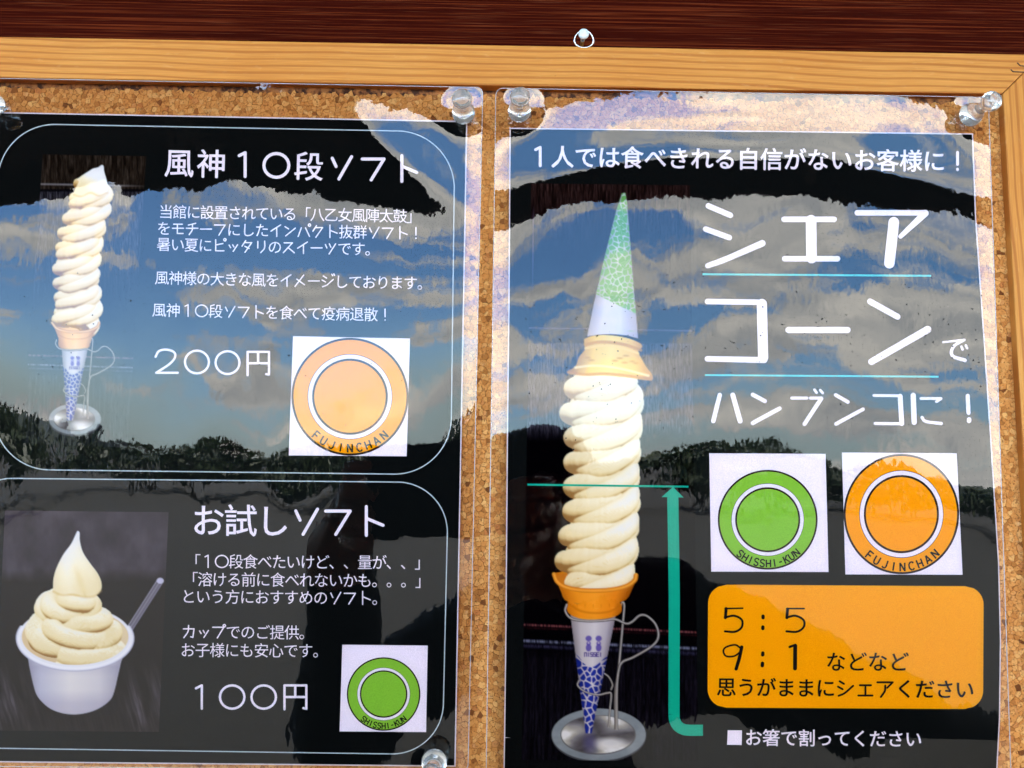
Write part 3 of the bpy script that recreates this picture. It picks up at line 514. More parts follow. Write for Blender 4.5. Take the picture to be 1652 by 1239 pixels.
class Pen:
    """collects flat strokes and glyphs (sheet units) for ONE printed piece"""
    def __init__(s, sheet, lift): s.sh, s.lift, s.V, s.F, s.k = sheet, lift, [], [], 0
    def add(s, P2, faces):
        P2 = np.array(P2, float); s.k += 1; P = s.sh.at(P2[:, 0], P2[:, 1], s.lift+(s.k % 40)*2.5e-6); o = len(s.V); s.V += [tuple(p) for p in P]; s.F += [tuple(i+o for i in f) for f in faces]
    def stroke(s, pts, w, closed=False, cap=True, step=6., w1=None):
        p = np.array(pts, float); q = [p[0]]
        for a, b in zip(p[:-1], p[1:]):
            n = max(1, int(np.linalg.norm(b-a)/step)); q += [a+(b-a)*k/n for k in range(1, n+1)]
        p = np.array(q); d = np.gradient(p, axis=0)
        if closed: d[0] = d[-1] = p[1]-p[-2]
        d /= np.linalg.norm(d, axis=1, keepdims=True)+1e-9; nn = np.stack([-d[:, 1], d[:, 0]], 1); ww = np.linspace(w, w1 or w, len(p))[:, None]/2
        L, Rr = p+nn*ww, p-nn*ww; m = len(p); V = list(L)+list(Rr); F = [(i, i+1, m+i+1, m+i) for i in range(m-1)]
        if cap and not closed:
            for e, dr in ((0, -1), (m-1, 1)):
                o = len(V); wr = ww[e, 0]; a0 = math.atan2(nn[e, 1], nn[e, 0])
                V += [p[e]+wr*np.array((math.cos(a0-dr*t), math.sin(a0-dr*t))) for t in np.linspace(0, PI, 8)[1:-1]]
                F.append(tuple([e]+list(range(o, o+6))+[m+e]) if dr > 0 else tuple([e]+list(range(o, o+6))+[m+e]))
        s.add(V, F)
    def glyph(s, ch, cx, cy, size, rot=0., bold=0., sx=1., center=True):
        V, F, w = glyph_mesh(ch, bold)
        if not len(V): return
        x = (V[:, 0]-(w/2))*size*sx; y = -(V[:, 1]-(.38 if center else 0))*size; c, n = math.cos(rot), math.sin(rot)
        s.add(np.stack([cx+x*c-y*n, cy+x*n+y*c], 1), F)
    def kana(s, ch, cx, cy, size, w):
        for st in KANA[ch]:
            if st[0] == 'o': a = np.linspace(0, 2*PI, 25 if st[3] > .2 else 13); pts = np.stack([st[1]+st[3]*np.cos(a), st[2]+(st[4] if len(st) > 4 else st[3])*np.sin(a)], 1); s.stroke([(cx+(x-.5)*size, cy+(y-.5)*size) for x, y in pts], w, closed=True); continue
            pts = st[1:] if st[0] == 's' else st
            pts = smooth(pts, 7) if st[0] == 's' else pts
            s.stroke([(cx+(x-.5)*size, cy+(y-.5)*size) for x, y in pts], w*(1.0))
    def text(s, txt, x0, y0, x1, y1, size, w=None, bold=0., sx=1.):
        n = len(txt)-1
        for i, ch in enumerate(txt):
            if ch in ' \u3000': continue
            x, y = x0+(x1-x0)*i/n, y0+(y1-y0)*i/n
            if ch in KANA: s.kana(ch, x, y, size, w or size*.1)
            else:
                for ox, oy in (((-1, -.6), (1, -.6), (0, .9)) if bold else ((0, 0),)): s.glyph(ch, x+ox*bold*size, y+oy*bold*size, size*1.02, (y1-y0)/(x1-x0), 0., sx)
    def done(s, name, mat_, parent): return mesh(name, s.V, s.F, mat_, parent)
_gl = {}
def glyph_mesh(ch, bold):
    if (ch, bold) not in _gl:
        cu = bpy.data.curves.new('lettering', 'FONT'); cu.body = ch; cu.resolution_u = 3; cu.offset = bold; o = bpy.data.objects.new('lettering', cu); C.objects.link(o)
        dg = bpy.context.evaluated_depsgraph_get(); me = bpy.data.meshes.new_from_object(o.evaluated_get(dg)); n = len(me.vertices)
        a = np.zeros(n*3); me.vertices.foreach_get('co', a); F = [tuple(p.vertices) for p in me.polygons]; a = a.reshape(-1, 3)
        w = 1. if ord(ch) > 0x2000 else (a[:, 0].max()+a[:, 0].min() if n else 1)
        _gl[ch, bold] = (a, F, w); bpy.data.objects.remove(o); bpy.data.curves.remove(cu); bpy.data.meshes.remove(me)
    return _gl[ch, bold]
dk = [[(.78, .02), (.84, .12)], [(.92, 0), (.97, .1)]]; hr = [('o', .88, .10, .08)]
FU = [[(.12, .2), (.85, .2)], [(.85, .2), (.42, .9)]]; SI = [[(.2, .15), (.42, .28)], [(.12, .42), (.35, .55)], ['s', (.15, .88), (.45, .75), (.88, .38)]]; KU = [[(.4, .12), (.15, .5)], [(.35, .25), (.82, .25)], [(.82, .25), (.35, .92)]]
KANA = {'ソ': [[(.2, .2), (.33, .48)], [(.85, .15), (.42, .9)]], 'フ': FU, 'ト': [[(.36, .06), (.36, .92)], [(.38, .42), (.86, .62)]], 'モ': [[(.2, .2), (.8, .2)], [(.12, .48), (.88, .48)], [(.45, .2), (.45, .84)], [(.45, .84), (.85, .84)]],
 'チ': [[(.75, .12), (.25, .24)], [(.1, .46), (.9, .46)], ['s', (.52, .2), (.52, .55), (.3, .9)]], 'ー': [[(.12, .5), (.88, .5)]], 'イ': [[(.82, .12), (.15, .55)], [(.55, .35), (.55, .92)]], 'ン': [[(.15, .22), (.4, .38)], [(.2, .86), (.87, .32)]],
 'ハ': [[(.32, .2), (.12, .85)], [(.62, .2), (.88, .85)]], 'パ': [[(.32, .28), (.1, .88)], [(.6, .28), (.88, .88)]]+hr, 'ク': KU, 'ピ': [[(.25, .1), (.25, .86)], [(.25, .86), (.82, .86)], [(.25, .46), (.75, .36)]]+hr,
 'ッ': [[(.22, .45), (.32, .62)], [(.46, .42), (.55, .58)], [(.8, .42), (.5, .88)]], 'タ': KU+[[(.34, .5), (.64, .66)]], 'リ': [[(.28, .15), (.28, .6)], ['s', (.75, .12), (.74, .6), (.48, .92)]], 'ス': [[(.18, .2), (.75, .2)], [(.75, .2), (.12, .88)], [(.48, .55), (.88, .88)]],
 'ツ': [[(.15, .25), (.25, .48)], [(.42, .2), (.52, .43)], [(.85, .2), (.4, .9)]], 'メ': [[(.75, .12), (.15, .9)], [(.28, .4), (.8, .78)]], 'シ': SI, 'ジ': SI+dk, 'カ': [[(.12, .32), (.82, .32)], [(.82, .32), (.74, .88)], [(.74, .88), (.6, .84)], ['s', (.46, .1), (.42, .5), (.15, .9)]],
 'プ': FU+hr, 'ェ': [[(.22, .34), (.78, .34)], [(.5, .34), (.5, .86)], [(.14, .86), (.86, .86)]], 'ア': [[(.1, .18), (.88, .18)], [(.88, .18), (.6, .46)], ['s', (.5, .35), (.48, .62), (.28, .92)]],
 '１': [[(.34, .2), (.54, .1)], [(.54, .1), (.54, .9)]], '０': [('o', .5, .5, .42, .40)], '２': [['s', (.12, .34), (.24, .14), (.5, .09), (.76, .17), (.8, .36), (.6, .6), (.14, .9)], [(.14, .9), (.9, .9)]],
 '円': [[(.13, .1), (.13, .92)], [(.13, .1), (.88, .1)], [(.88, .1), (.88, .9)], [(.88, .9), (.78, .88)], [(.5, .1), (.5, .5)], [(.13, .5), (.88, .5)]], '！': [[(.5, .12), (.5, .64)], [(.5, .85), (.5, .87)]]}
def picture(name, sheet, corners, canvas, parent, step=1.25):
    c = [np.array(q, float) for q in corners]; nu = int(np.linalg.norm(c[1]-c[0])/step)+1; nv = int(np.linalg.norm(c[3]-c[0])/step)+1; f = quad(corners)
    o = grid(name, sheet, f, nu, nv, LIFT['pic'], M_photo, parent); U, V = np.meshgrid(np.linspace(0, 1, nu), np.linspace(0, 1, nv)); px, py = f(U, V)
    gx, gy = np.clip((px-canvas.x0)*canvas.k, 1, canvas.w-2.01), np.clip((py-canvas.y0)*canvas.k, 1, canvas.h-2.01); xi, yi = gx.astype(int), gy.astype(int); fx, fy = (gx-xi)[..., None], (gy-yi)[..., None]; A = canvas.px
    A = (A*2+np.roll(A, 1, 0)+np.roll(A, 1, 1)+np.roll(A, -1, 0)+np.roll(A, -1, 1))/6
    col = (A[yi, xi]*(1-fx)+A[yi, xi+1]*fx)*(1-fy)+(A[yi+1, xi]*(1-fx)+A[yi+1, xi+1]*fx)*fy; col = np.clip(col, 0, 1)**2.2*.86*np.array((1.10, .98, .87))
    at = o.data.color_attributes.new('print_ink', 'FLOAT_COLOR', 'POINT'); at.data.foreach_set('color', np.concatenate([col.reshape(-1, 3), np.ones((nu*nv, 1))], 1).astype(np.float32).ravel()); return o
CAPS = {'F': [[(.1, 0), (.1, 1)], [(0, .05), (1, .05)], [(.1, .5), (.85, .5)]], 'U': [[(.06, 0), (.06, .65), (.2, .9), (.5, .97), (.8, .9), (.94, .65), (.94, 0)]], 'J': [[(.85, 0), (.85, .7), (.7, .92), (.4, .96), (.08, .82)]], 'I': [[(.5, 0), (.5, 1)]],
 'N': [[(.06, 1), (.06, 0)], [(.06, .03), (.94, .97)], [(.94, 1), (.94, 0)]], 'C': [[(.98, .2), (.75, .04), (.4, .04), (.08, .3), (.08, .7), (.4, .96), (.75, .96), (.98, .8)]], 'H': [[(.06, 0), (.06, 1)], [(.94, 0), (.94, 1)], [(.06, .5), (.94, .5)]], 'A': [[(0, 1), (.5, 0)], [(.5, 0), (1, 1)], [(.2, .68), (.8, .68)]],
 'S': [[(.95, .16), (.7, .04), (.3, .04), (.08, .2), (.14, .4), (.5, .5), (.86, .6), (.94, .8), (.7, .96), (.3, .96), (.04, .82)]], 'K': [[(.08, 0), (.08, 1)], [(.95, 0), (.1, .6)], [(.36, .42), (1, 1)]], '-': [[(.2, .55), (.8, .55)]]}
def emblem(sheet, corners, cx, cy, rx, ry, rin, word, col, parent, rt, a0, a1, size):
    """white card with a coloured ring that carries the word; the figure inside is left out"""
    card = grid('emblem_card', sheet, quad(corners), 16, 16, LIFT['card'], M_white, parent)
    kx = rx; grid('ring_outline', sheet, polar(cx, cy, rx, ry, 0), 90, 6, LIFT['disc'], M_brown, card)
    lw = max(2.2, rx*.036); grid('ring_band', sheet, polar(cx, cy, rx-lw, ry-lw, rin/rx), 90, 5, LIFT['ring'], col, card)
    grid('ring_hollow', sheet, polar(cx, cy, rin-lw, (rin-lw)*ry/rx, 0), 80, 6, LIFT['ring'], M_white, card)
    grid('plain_disc_outline', sheet, polar(cx, cy, rin*.86, rin*.86*ry/rx, 0), 70, 5, LIFT['ring']+2e-5, M_brown, card)
    grid('plain_disc', sheet, polar(cx, cy, rin*.86-lw, (rin*.86-lw)*ry/rx, 0), 70, 5, LIFT['ring']+4e-5, col, card)
    p = Pen(sheet, LIFT['text'])
    for i, ch in enumerate(word):
        a = R(a0+(a1-a0)*i/(len(word)-1)); X0, Y0 = cx+rt*math.sin(a), cy+rt*math.cos(a)*ry/rx; ca, sa = math.cos(-a), math.sin(-a); hw_ = size*(.05 if ch == 'I' else .225)
        for st in CAPS[ch]: p.stroke([(X0+(x-.5)*2*hw_*ca-(y-.5)*size*.72*sa, Y0+(x-.5)*2*hw_*sa+(y-.5)*size*.72*ca) for x, y in st], size*.135, step=3, cap=False)
    p.done('ring_lettering', M_dark, card); return card
def laminate(root, sheet, corners, rad, cols, rows):
    f = quad(corners, rad)
    def g2(U, V): t = .5-.5*np.cos(V*PI); Vn = V*.7+t*.3; return f(U, Vn)
    o = grid('laminate_film', sheet, g2, cols, rows, LIFT['film'], M_film, root); o.data.materials.append(M_rimfilm); U, V = np.meshgrid((np.arange(cols-1)+.5)/(cols-1), (np.arange(rows-1)+.5)/(rows-1)); px, py = g2(U, V)
    if sheet is SH_L: ou = (px > 752-(py-197)*.0183) | (py < 182.6+px*.0192) | (py > 1228+px*.0093)
    else: t_ = np.clip((py-208)/1047, 0, 1); ou = (px > np.interp(t_, VV, XR)) | (px < np.interp(t_, VV, XL)) | (py < 208+(px-824)*.0121)
    o.data.polygons.foreach_set('material_index', ou.astype(np.int32).ravel()); bm = bmesh.new(); c = rpath(corners, rad, 8); q = []
    for a, b in zip(c[:-1], c[1:]):
        n = max(1, int(np.linalg.norm(b-a)/12)); q += [a+(b-a)*k/n for k in range(n)]
    q = np.array(q); tube(bm, [tuple(p) for p in sheet.at(q[:, 0], q[:, 1], LIFT['film']+3e-5)], .00016, 6, True); bmo('laminate_rim', bm, M_edge, root, True); return o
# ================================================================ left sheet
left = empty('menu_sheet', tuple(SH_L.at(375, 1200, 0)), 'laminated black soft ice cream menu sheet with white frames, tall swirl above, tub below', 'poster', 'laminated sheets pinned to the cork board')
grid('paper', SH_L, quad([(-12, 180.5), (754, 195), (735, 1237), (-34, 1229.5)]), 120, 160, LIFT['paper'], M_paper, left)
grid('black_print', SH_L, quad([(-11, 182.5), (752, 197.2), (733, 1235), (-33, 1227.5)]), 200, 270, LIFT['print'], M_black, left)
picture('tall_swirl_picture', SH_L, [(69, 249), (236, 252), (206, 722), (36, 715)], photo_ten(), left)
picture('tub_picture', SH_L, [(8, 823.7), (272, 826.3), (256.3, 1180.8), (-9, 1178.5)], photo_cup(), left)
for cs, rd in (([(-2, 199), (734, 213), (727, 766), (-12, 757)], 92), ([(-62, 771), (723.5, 778.5), (713.5, 1217.5), (-80, 1206)], 82)):
    p = Pen(SH_L, LIFT['text']); p.stroke(rpath(cs, rd, 26), 1.7, closed=True); p.done('rounded_frame_line', M_thin, left)
def words(sheet, name, parent, mat_, *rows):
    p = Pen(sheet, LIFT['text'])
    for r in rows: p.text(*r)
    return p.done(name, mat_, parent)
words(SH_L, 'headline', left, M_white, ('風神１０段ソフト', 289, 262.8, 655, 272.3, 48, 5., .012))
BT = [('当館に設置されている「八乙女風陣太鼓」', 267.8, 341.3, 667.6, 348.8), ('をモチーフにしたインパクト抜群ソフト！', 264.7, 368.3, 671, 376), ('暑い夏にピッタリのスイーツです。', 264.1, 394, 600.5, 402), ('風神様の大きな風をイメージしております。', 261.3, 448, 684.6, 457), ('風神１０段ソフトを食べて疫病退散！', 257, 500, 621.2, 507.7)]
for r in BT: words(SH_L, 'text_line', left, M_white, r+(23.5, 2.0, 0.))
words(SH_L, 'price', left, M_white, ('２００円', 268.4, 583, 416.4, 586, 46, 3.6))
emblem(SH_L, [(472.7, 542.3), (661.4, 546.1), (656.1, 736.1), (465.9, 734.7)], 564.6, 640, 94.4, 95, 71, 'FUJINCHAN', M_amber, left, 82.5, -41.5, 41.5, 19)
words(SH_L, 'headline', left, M_white, ('お試しソフト', 335.6, 839.3, 598.5, 841, 54, 5., .008))
for r in [('「１０段食べたいけど、、量が、、」', 311.7, 905.5, 681, 907.5), ('「溶ける前に食べれないかも。。。」', 307.5, 934.3, 682, 937), ('という方におすすめのソフト。', 304, 962, 612.2, 965), ('カップでのご提供。', 305.2, 1018.9, 494.5, 1020.5), ('お子様にも安心です。', 303, 1048.5, 516.7, 1049.8)]: words(SH_L, 'text_line', left, M_white, r+(24.5, 2.1, 0.))
words(SH_L, 'price', left, M_white, ('１００円', 323.7, 1124.5, 476.3, 1124.5, 47, 3.8))
emblem(SH_L, [(552.2, 1040), (690, 1041.5), (687.4, 1181.1), (547.8, 1180)], 618.9, 1119.7, 59.3, 59.3, 44.5, 'SHISSHI-KUN', M_lime, left, 51.5, -39, 39, 13)
laminate(left, SH_L, [(-20, 126), (779, 141), (755, 1243), (-44, 1236)], 10, 330, 440)
# ================================================================ right sheet
right = empty('share_sheet', tuple(SH_R.at(1215, 1200, 0)), 'laminated black sheet with orange box and green arrow beside two joined cones', 'poster', 'laminated sheets pinned to the cork board')
grid('paper', SH_R, lambda U, V: (np.interp(V, VV, XL)*(1-U)+np.interp(V, VV, XR)*U, (207+V*1049)*(1-U)+(215.5+V*1047)*U), 120, 160, LIFT['paper'], M_paper, right) if False else None
VV = [0, .02, .13, .28, .48, .66, .78, .90, 1.]; XL = [824, 823.8, 823, 822, 819.5, 818, 817, 815.5, 814]; XR = [1568, 1568.8, 1573, 1584, 1598, 1610, 1613, 1611.5, 1606]
def side(e): return lambda U, V: ((np.interp(V, VV, XL)-e)*(1-U)+(np.interp(V, VV, XR)+e)*U, (208-e+V*(1046+2*e))*(1-U)+(217-e+V*(1046+2*e))*U)
grid('paper', SH_R, side(1.9), 120, 160, LIFT['paper'], M_paper, right); grid('black_print', SH_R, side(0), 200, 270, LIFT['print'], M_black, right)
picture('shared_cone_picture', SH_R, [(857, 296), (1113, 299), (1127, 1228), (841.5, 1226)], photo_share(), right)
words(SH_R, 'headline', right, M_white, ('１人では食べきれる自信がないお客様に！', 870, 252.5, 1544.7, 260, 37, 4.6, .018))
def z3(*q): return [(1110+a*.3281, 300+b*.3281) for a, b in q]
p = Pen(SH_R, LIFT['text'])
for pts, a, b in ((((100, 98), (208, 144)), 27, 27), (((87, 212), (203, 254)), 27, 27), (((97, 392), (190, 358), (365, 282)), 26, 32), (((472, 164), (718, 164)), 27, 27), (((605, 168), (607, 355)), 52, 52), (((475, 358), (735, 358)), 27, 27),
                  (((832, 132), (1168, 132)), 27, 27), (((1166, 134), (1045, 248)), 34, 22), (((1012, 178), (990, 380)), 52, 52)): p.stroke(smooth(z3(*pts), 5) if len(pts) > 2 else z3(*pts), a*.3281, w1=b*.3281)
p.done('big_word', M_white, right); p = Pen(SH_R, LIFT['text'])
for pts, a, b in ((((96, 568), (368, 572)), 27, 27), (((363, 580), (369, 845)), 50, 50), (((95, 850), (375, 856)), 27, 30), (((494, 708), (784, 708)), 30, 30), (((895, 568), (1030, 643)), 29, 29), (((902, 864), (1178, 706)), 32, 36),
                  (((1254, 768), (1360, 757)), 9, 12), (((1355, 758), (1305, 790), (1300, 835), (1362, 857)), 14, 18), (((1344, 790), (1350, 804)), 12, 12), (((1366, 784), (1372, 798)), 12, 12)): p.stroke(smooth(z3(*pts), 6) if len(pts) > 2 else z3(*pts), a*.3281, w1=b*.3281)
p.done('big_word', M_white, right); p = Pen(SH_R, LIFT['text'])
for pts, a in ((((156, 1028), (124, 1156)), 22), (((220, 1028), (256, 1156)), 24), (((318, 1026), (378, 1058)), 20), (((318, 1166), (450, 1094)), 20), (((510, 1043), (655, 1043)), 15), (((655, 1045), (573, 1170)), 20), (((622, 1002), (632, 1016)), 13), (((650, 1004), (662, 1018)), 13),
               (((726, 1028), (786, 1062)), 18), (((728, 1170), (860, 1098)), 18), (((914, 1030), (1044, 1032)), 14), (((1043, 1034), (1051, 1168)), 24), (((920, 1168), (1050, 1169)), 15), (((1107, 1030), (1112, 1162)), 26), (((1145, 1045), (1243, 1045)), 14), (((1243, 1046), (1222, 1060)), 14),
               (((1150, 1138), (1170, 1158), (1246, 1168)), 15), (((1375, 1032), (1379, 1116)), 20), (((1382, 1148), (1382, 1155)), 22)): p.stroke(smooth(z3(*pts), 5) if len(pts) > 2 else z3(*pts), a*.3281)
p.done('big_word', M_white, right)
for a, b, wd in (((72, 434), (1195, 442), 3.0), ((83, 930), (1232, 938), 2.8)): p = Pen(SH_R, LIFT['text']); p.stroke(z3(a, b), wd, cap=False); p.done('underline', M_mint, right)
p = Pen(SH_R, LIFT['text']+11e-5); p.stroke([(851, 781.8), (1110.5, 785.2)], 3.2, cap=False); p.done('level_line', M_teal, right)
p = Pen(SH_R, LIFT['text']); p.stroke([(1085.4, 800.5), (1087.8, 960), (1087.4, 1152)], 18, cap=False); p.stroke(smooth([(1087.4, 1152), (1088.5, 1162), (1093, 1170.5), (1100, 1175.5), (1110, 1178), (1134, 1178.2)], 5), 18, cap=False); p.add([(1085.8, 785.6), (1102.9, 802.6), (1067.4, 801.9)], [(0, 1, 2)]); p.done('arrow', M_teal, right)
emblem(SH_R, [(1144.2, 731.2), (1331.9, 732.2), (1336.7, 922.8), (1147.4, 922.2)], 1238.5, 838.5, 80.5, 80.5, 61, 'SHISSHI-KUN', M_lime, right, 70.5, -39, 41, 17)
emblem(SH_R, [(1358.3, 730), (1543.4, 731.2), (1553, 927.3), (1363.8, 926.7)], 1454.2, 829.4, 93.2, 97, 70.5, 'FUJINCHAN', M_amber, right, 82, -39, 41.5, 19)
bx = grid('orange_box', SH_R, quad([(1142.5, 943), (1587, 945.8), (1586, 1144), (1141.5, 1141.5)], 30), 70, 60, LIFT['card'], M_orange, right)
p = Pen(SH_R, LIFT['text'])
def z8(*q): return [(1120+a*.322, 920+b*.322) for a, b in q]
for pts, a in ((((155, 192), (243, 190)), 8), (((160, 192), (156, 238)), 15), (((156, 236), (200, 228), (238, 248), (238, 285), (205, 308), (154, 306)), 11), (((345, 230), (345, 238)), 17), (((344, 284), (344, 292)), 17), (((463, 192), (551, 192)), 8), (((468, 194), (464, 238)), 15), (((464, 236), (508, 228), (548, 250), (548, 285), (514, 308), (462, 306)), 11),
               (((232, 390), (205, 374), (160, 385), (146, 405), (160, 430), (200, 430), (232, 408)), 9), (((238, 385), (226, 440), (210, 494)), 17), (((344, 414), (343, 424)), 17), (((342, 466), (341, 478)), 17), (((478, 384), (508, 374)), 12), (((506, 378), (505, 492)), 20)): p.stroke(smooth(z8(*pts), 6) if len(pts) > 2 else z8(*pts), a*.322)
p.done('ratio_figures', M_dark, bx)
words(SH_R, 'box_text', bx, M_dark, ('などなど', 1348.6, 1067.5, 1450, 1067.5, 33, 3.4, .012)); words(SH_R, 'box_text', bx, M_dark, ('思うがままにシェアください', 1172, 1108.4, 1556.3, 1112.2, 32, 3.2, .016))
p = Pen(SH_R, LIFT['text']); p.add([(1174, 1178), (1197, 1178.2), (1196.5, 1202), (1173, 1201.5)], [(0, 1, 2, 3)]); p.text('お箸で割ってください', 1215.6, 1189.8, 1473.6, 1192, 28.5, 2.8, .014); p.done('text_line', M_white, right)
laminate(right, SH_R, [(800, 142), (1594.5, 157), (1632, 1280), (784, 1272)], 12, 330, 440)
# film edges bulge with the print: fine dust caught on the film
rs = random.Random(5); V, F = [], []
for i in range(420):
    x, y = rs.uniform(840, 1590), rs.triangular(400, 735, 560); 
    if rs.random() < .15: x, y = rs.uniform(30, 700), rs.uniform(440, 720)
    s_ = SH_L if x < 780 else SH_R; 
    if 780 < x < 830: continue
    r = rs.choice((.5, .7, .9, 1.3))*.00028; c = s_.at(x, y, LIFT['film']+4e-5); o = len(V); a0 = rs.random()*6
    V += [(c[0]+r*math.cos(a0+k*PI/3)*rs.uniform(.6, 1.2), c[1], c[2]+r*math.sin(a0+k*PI/3)*rs.uniform(.6, 1.2)) for k in range(6)]; F.append(tuple(range(o, o+6)))
prop(mesh('dust_specks', V, F, M_dust, right), kind='stuff')
# ================================================================ cork board in its pine frame
FY = -.0038; TOPL, TOPR = on(-200, 55, FY), on(1900, 92, FY); zt = (on(0, 58.5, FY)[2]+on(1652, 87.7, FY)[2])/2; zb = (on(0, 124.7, FY)[2]+on(1620, 151, FY)[2])/2; xi = on(1622, 230, FY)[0]; WD = zt-zb; xo = xi+WD
board = empty('cork_board', (0, .008, zb-.20), 'cork notice board in a varnished pine frame holding two black sheets', 'notice board')
bm = bmesh.new(); box(bm, (-.42, .0012, -.25), (xi+.004, .006, zb+.004)); bmo('cork_panel', bm, M_corkbase, board)
def prism(poly, y0, y1, bev):
    bm = bmesh.new(); A = [bm.verts.new((x, y0, z)) for x, z in poly]; B = [bm.verts.new((x, y1, z)) for x, z in poly]; n = len(poly)
    bm.faces.new(A); bm.faces.new(B[::-1])
    for i in range(n): bm.faces.new((A[i], B[i], B[(i+1) % n], A[(i+1) % n]))
    bmesh.ops.recalc_face_normals(bm, faces=bm.faces[:]); bmesh.ops.bevel(bm, geom=[e for e in bm.edges], offset=bev, segments=2, affect='EDGES', profile=.6); return bm
gp = .00012
bmo('frame_rail', prism([(-.42, zb), (-.42, zt), (xo-gp, zt), (xi-gp, zb)], FY, .0095, .0006), M_rail, board, False)
bmo('frame_stile', prism([(xi+gp, zb), (xo+gp, zt), (xo+gp, -.25), (xi+gp, -.25)], FY, .0095, .0006), M_stile, board, False)
for (a, b, c_) in (((1641, 101), (1646, 106), (1660, 107)), ((1631, 112), (1634, 115.5), (1658, 116.5))):
    bm = bmesh.new(); tube(bm, [tuple(on(q[0], q[1], FY-.0002)) for q in (a, b, c_)], .00022, 6); bmo('frame_staple', bm, M_staple, board)
# granules: every one a low prism with its own edges, packed like the pressed cork
rs = np.random.RandomState(11); sp = .0020; nx, nz = int(.56/sp), int(.40/sp); gx = -.31+(np.arange(nx)[None]+rs.uniform(-.46, .46, (nz, nx)))*sp; gz = -.235+(np.arange(nz)[:, None]+rs.uniform(-.46, .46, (nz, nx)))*sp
big = rs.rand(nz, nx) < .2; V, F = [], []
def inpoly(x, z):
    d = np.array((x, -.001, z))-CAM; q = d@FW; px, py = 826+FPX*(d@RT)/q, 619.5-FPX*(d@UP)/q
    return px, py
for j in range(2, nz-2):
    for i in range(2, nx-2):
        x, z = gx[j, i], gz[j, i]
        if z > zb+.003 or x > xi+.003: continue
        px, py = inpoly(x, z)
        if px < -60 or px > 1700 or py > 1300: continue
        if (-60 < px < 722 and 205 < py < 1210) or (842 < px < 1562 and 228 < py): continue
        w0 = 1.45 if big[j, i] else 1.
        poly = [(x-sp*1.3, z-sp*1.3), (x+sp*1.3, z-sp*1.3), (x+sp*1.3, z+sp*1.3), (x-sp*1.3, z+sp*1.3)]
        for dj in (-2, -1, 0, 1, 2):
            for di in (-2, -1, 0, 1, 2):
                if di == 0 and dj == 0: continue
                a, b = gx[j+dj, i+di], gz[j+dj, i+di]; nx_, nz_ = a-x, b-z; t = .5*(w0/((1.45 if big[j+dj, i+di] else 1.)+w0)*2); lim = (nx_*(x+nx_*t)+nz_*(z+nz_*t)); out = []
                s0 = [nx_*p_[0]+nz_*p_[1]-lim for p_ in poly]
                if max(s0) <= 0: continue
                for k in range(len(poly)):
                    k2 = (k+1) % len(poly)
                    if s0[k] <= 0: out.append(poly[k])
                    if (s0[k] < 0) != (s0[k2] < 0): u = s0[k]/(s0[k]-s0[k2]); out.append((poly[k][0]+(poly[k2][0]-poly[k][0])*u, poly[k][1]+(poly[k2][1]-poly[k][1])*u))
                poly = out
                if len(poly) < 3: break
            if len(poly) < 3: break
        if len(poly) < 3: continue
        m = len(poly); cx = sum(q[0] for q in poly)/m; cz = sum(q[1] for q in poly)/m; hh = rs.uniform(0, .00020); tx, tz = rs.uniform(-.05, .05, 2); o = len(V); sh = rs.uniform(.97, 1.01)
        for kk, dy in ((sh, .0011), (sh-.02, .0), (sh-.10, -.00012)):
            for q in poly:
                jx, jz = rs.uniform(-.00005, .00005, 2); X_, Z_ = cx+(q[0]-cx)*kk+jx, cz+(q[1]-cz)*kk+jz; V.append((X_, dy-hh+(tx*(X_-cx)+tz*(Z_-cz) if dy < .001 else 0), Z_))
        F += [(o+l*m+k, o+l*m+(k+1) % m, o+(l+1)*m+(k+1) % m, o+(l+1)*m+k) for l in (0, 1) for k in range(m)]+[tuple(range(o+2*m, o+3*m))[::-1]]
prop(mesh('cork_granules', V, F, M_cork, board), kind='stuff')
# hanging ring of the board, looped over the enamel pin in the wall
WY = .0105; rc = on(942, 63, -.004); bm = bmesh.new(); tube(bm, [(rc[0]+.0041*math.cos(t)*(1-.16*math.sin(t)), rc[1]-.0006*math.sin(t), rc[2]+.0037*math.sin(t)) for t in [2*PI*k/40 for k in range(40)]], .00042, 10, True); bmo('hanging_ring', bm, M_steel, board, True)
bm = bmesh.new(); b0 = rc+np.array((0, 0, -.0037)); box(bm, (b0[0]-.0012, -.0035, b0[2]-.004), (b0[0]+.0012, .004, b0[2]-.0006), .0003); bmo('ring_eyelet', bm, M_steel, board)
hd = on(942, 53, -.0085); wp = empty('wall_pin', (hd[0], WY, hd[2]), 'pale round headed pin in the dark wall holding the small hanging ring above the frame', 'pin')
bm = bmesh.new(); lathe(bm, [(0, 0), (0, .0015), (.0004, .0022), (.0011, .0023), (.0015, .0019), (.0016, 0)], (hd[0], -.0085, hd[2]), (0, 1, 0)); bmo('pin_head', bm, M_capm, wp, True)
bm = bmesh.new(); lathe(bm, [(0, 0), (0, .0011), (.012, .0009), (.019, .0006), (.0192, 0)], (hd[0], -.0068, hd[2]), (0, 1, 0), 20); bmo('pin_shank', bm, M_steel, wp, True)
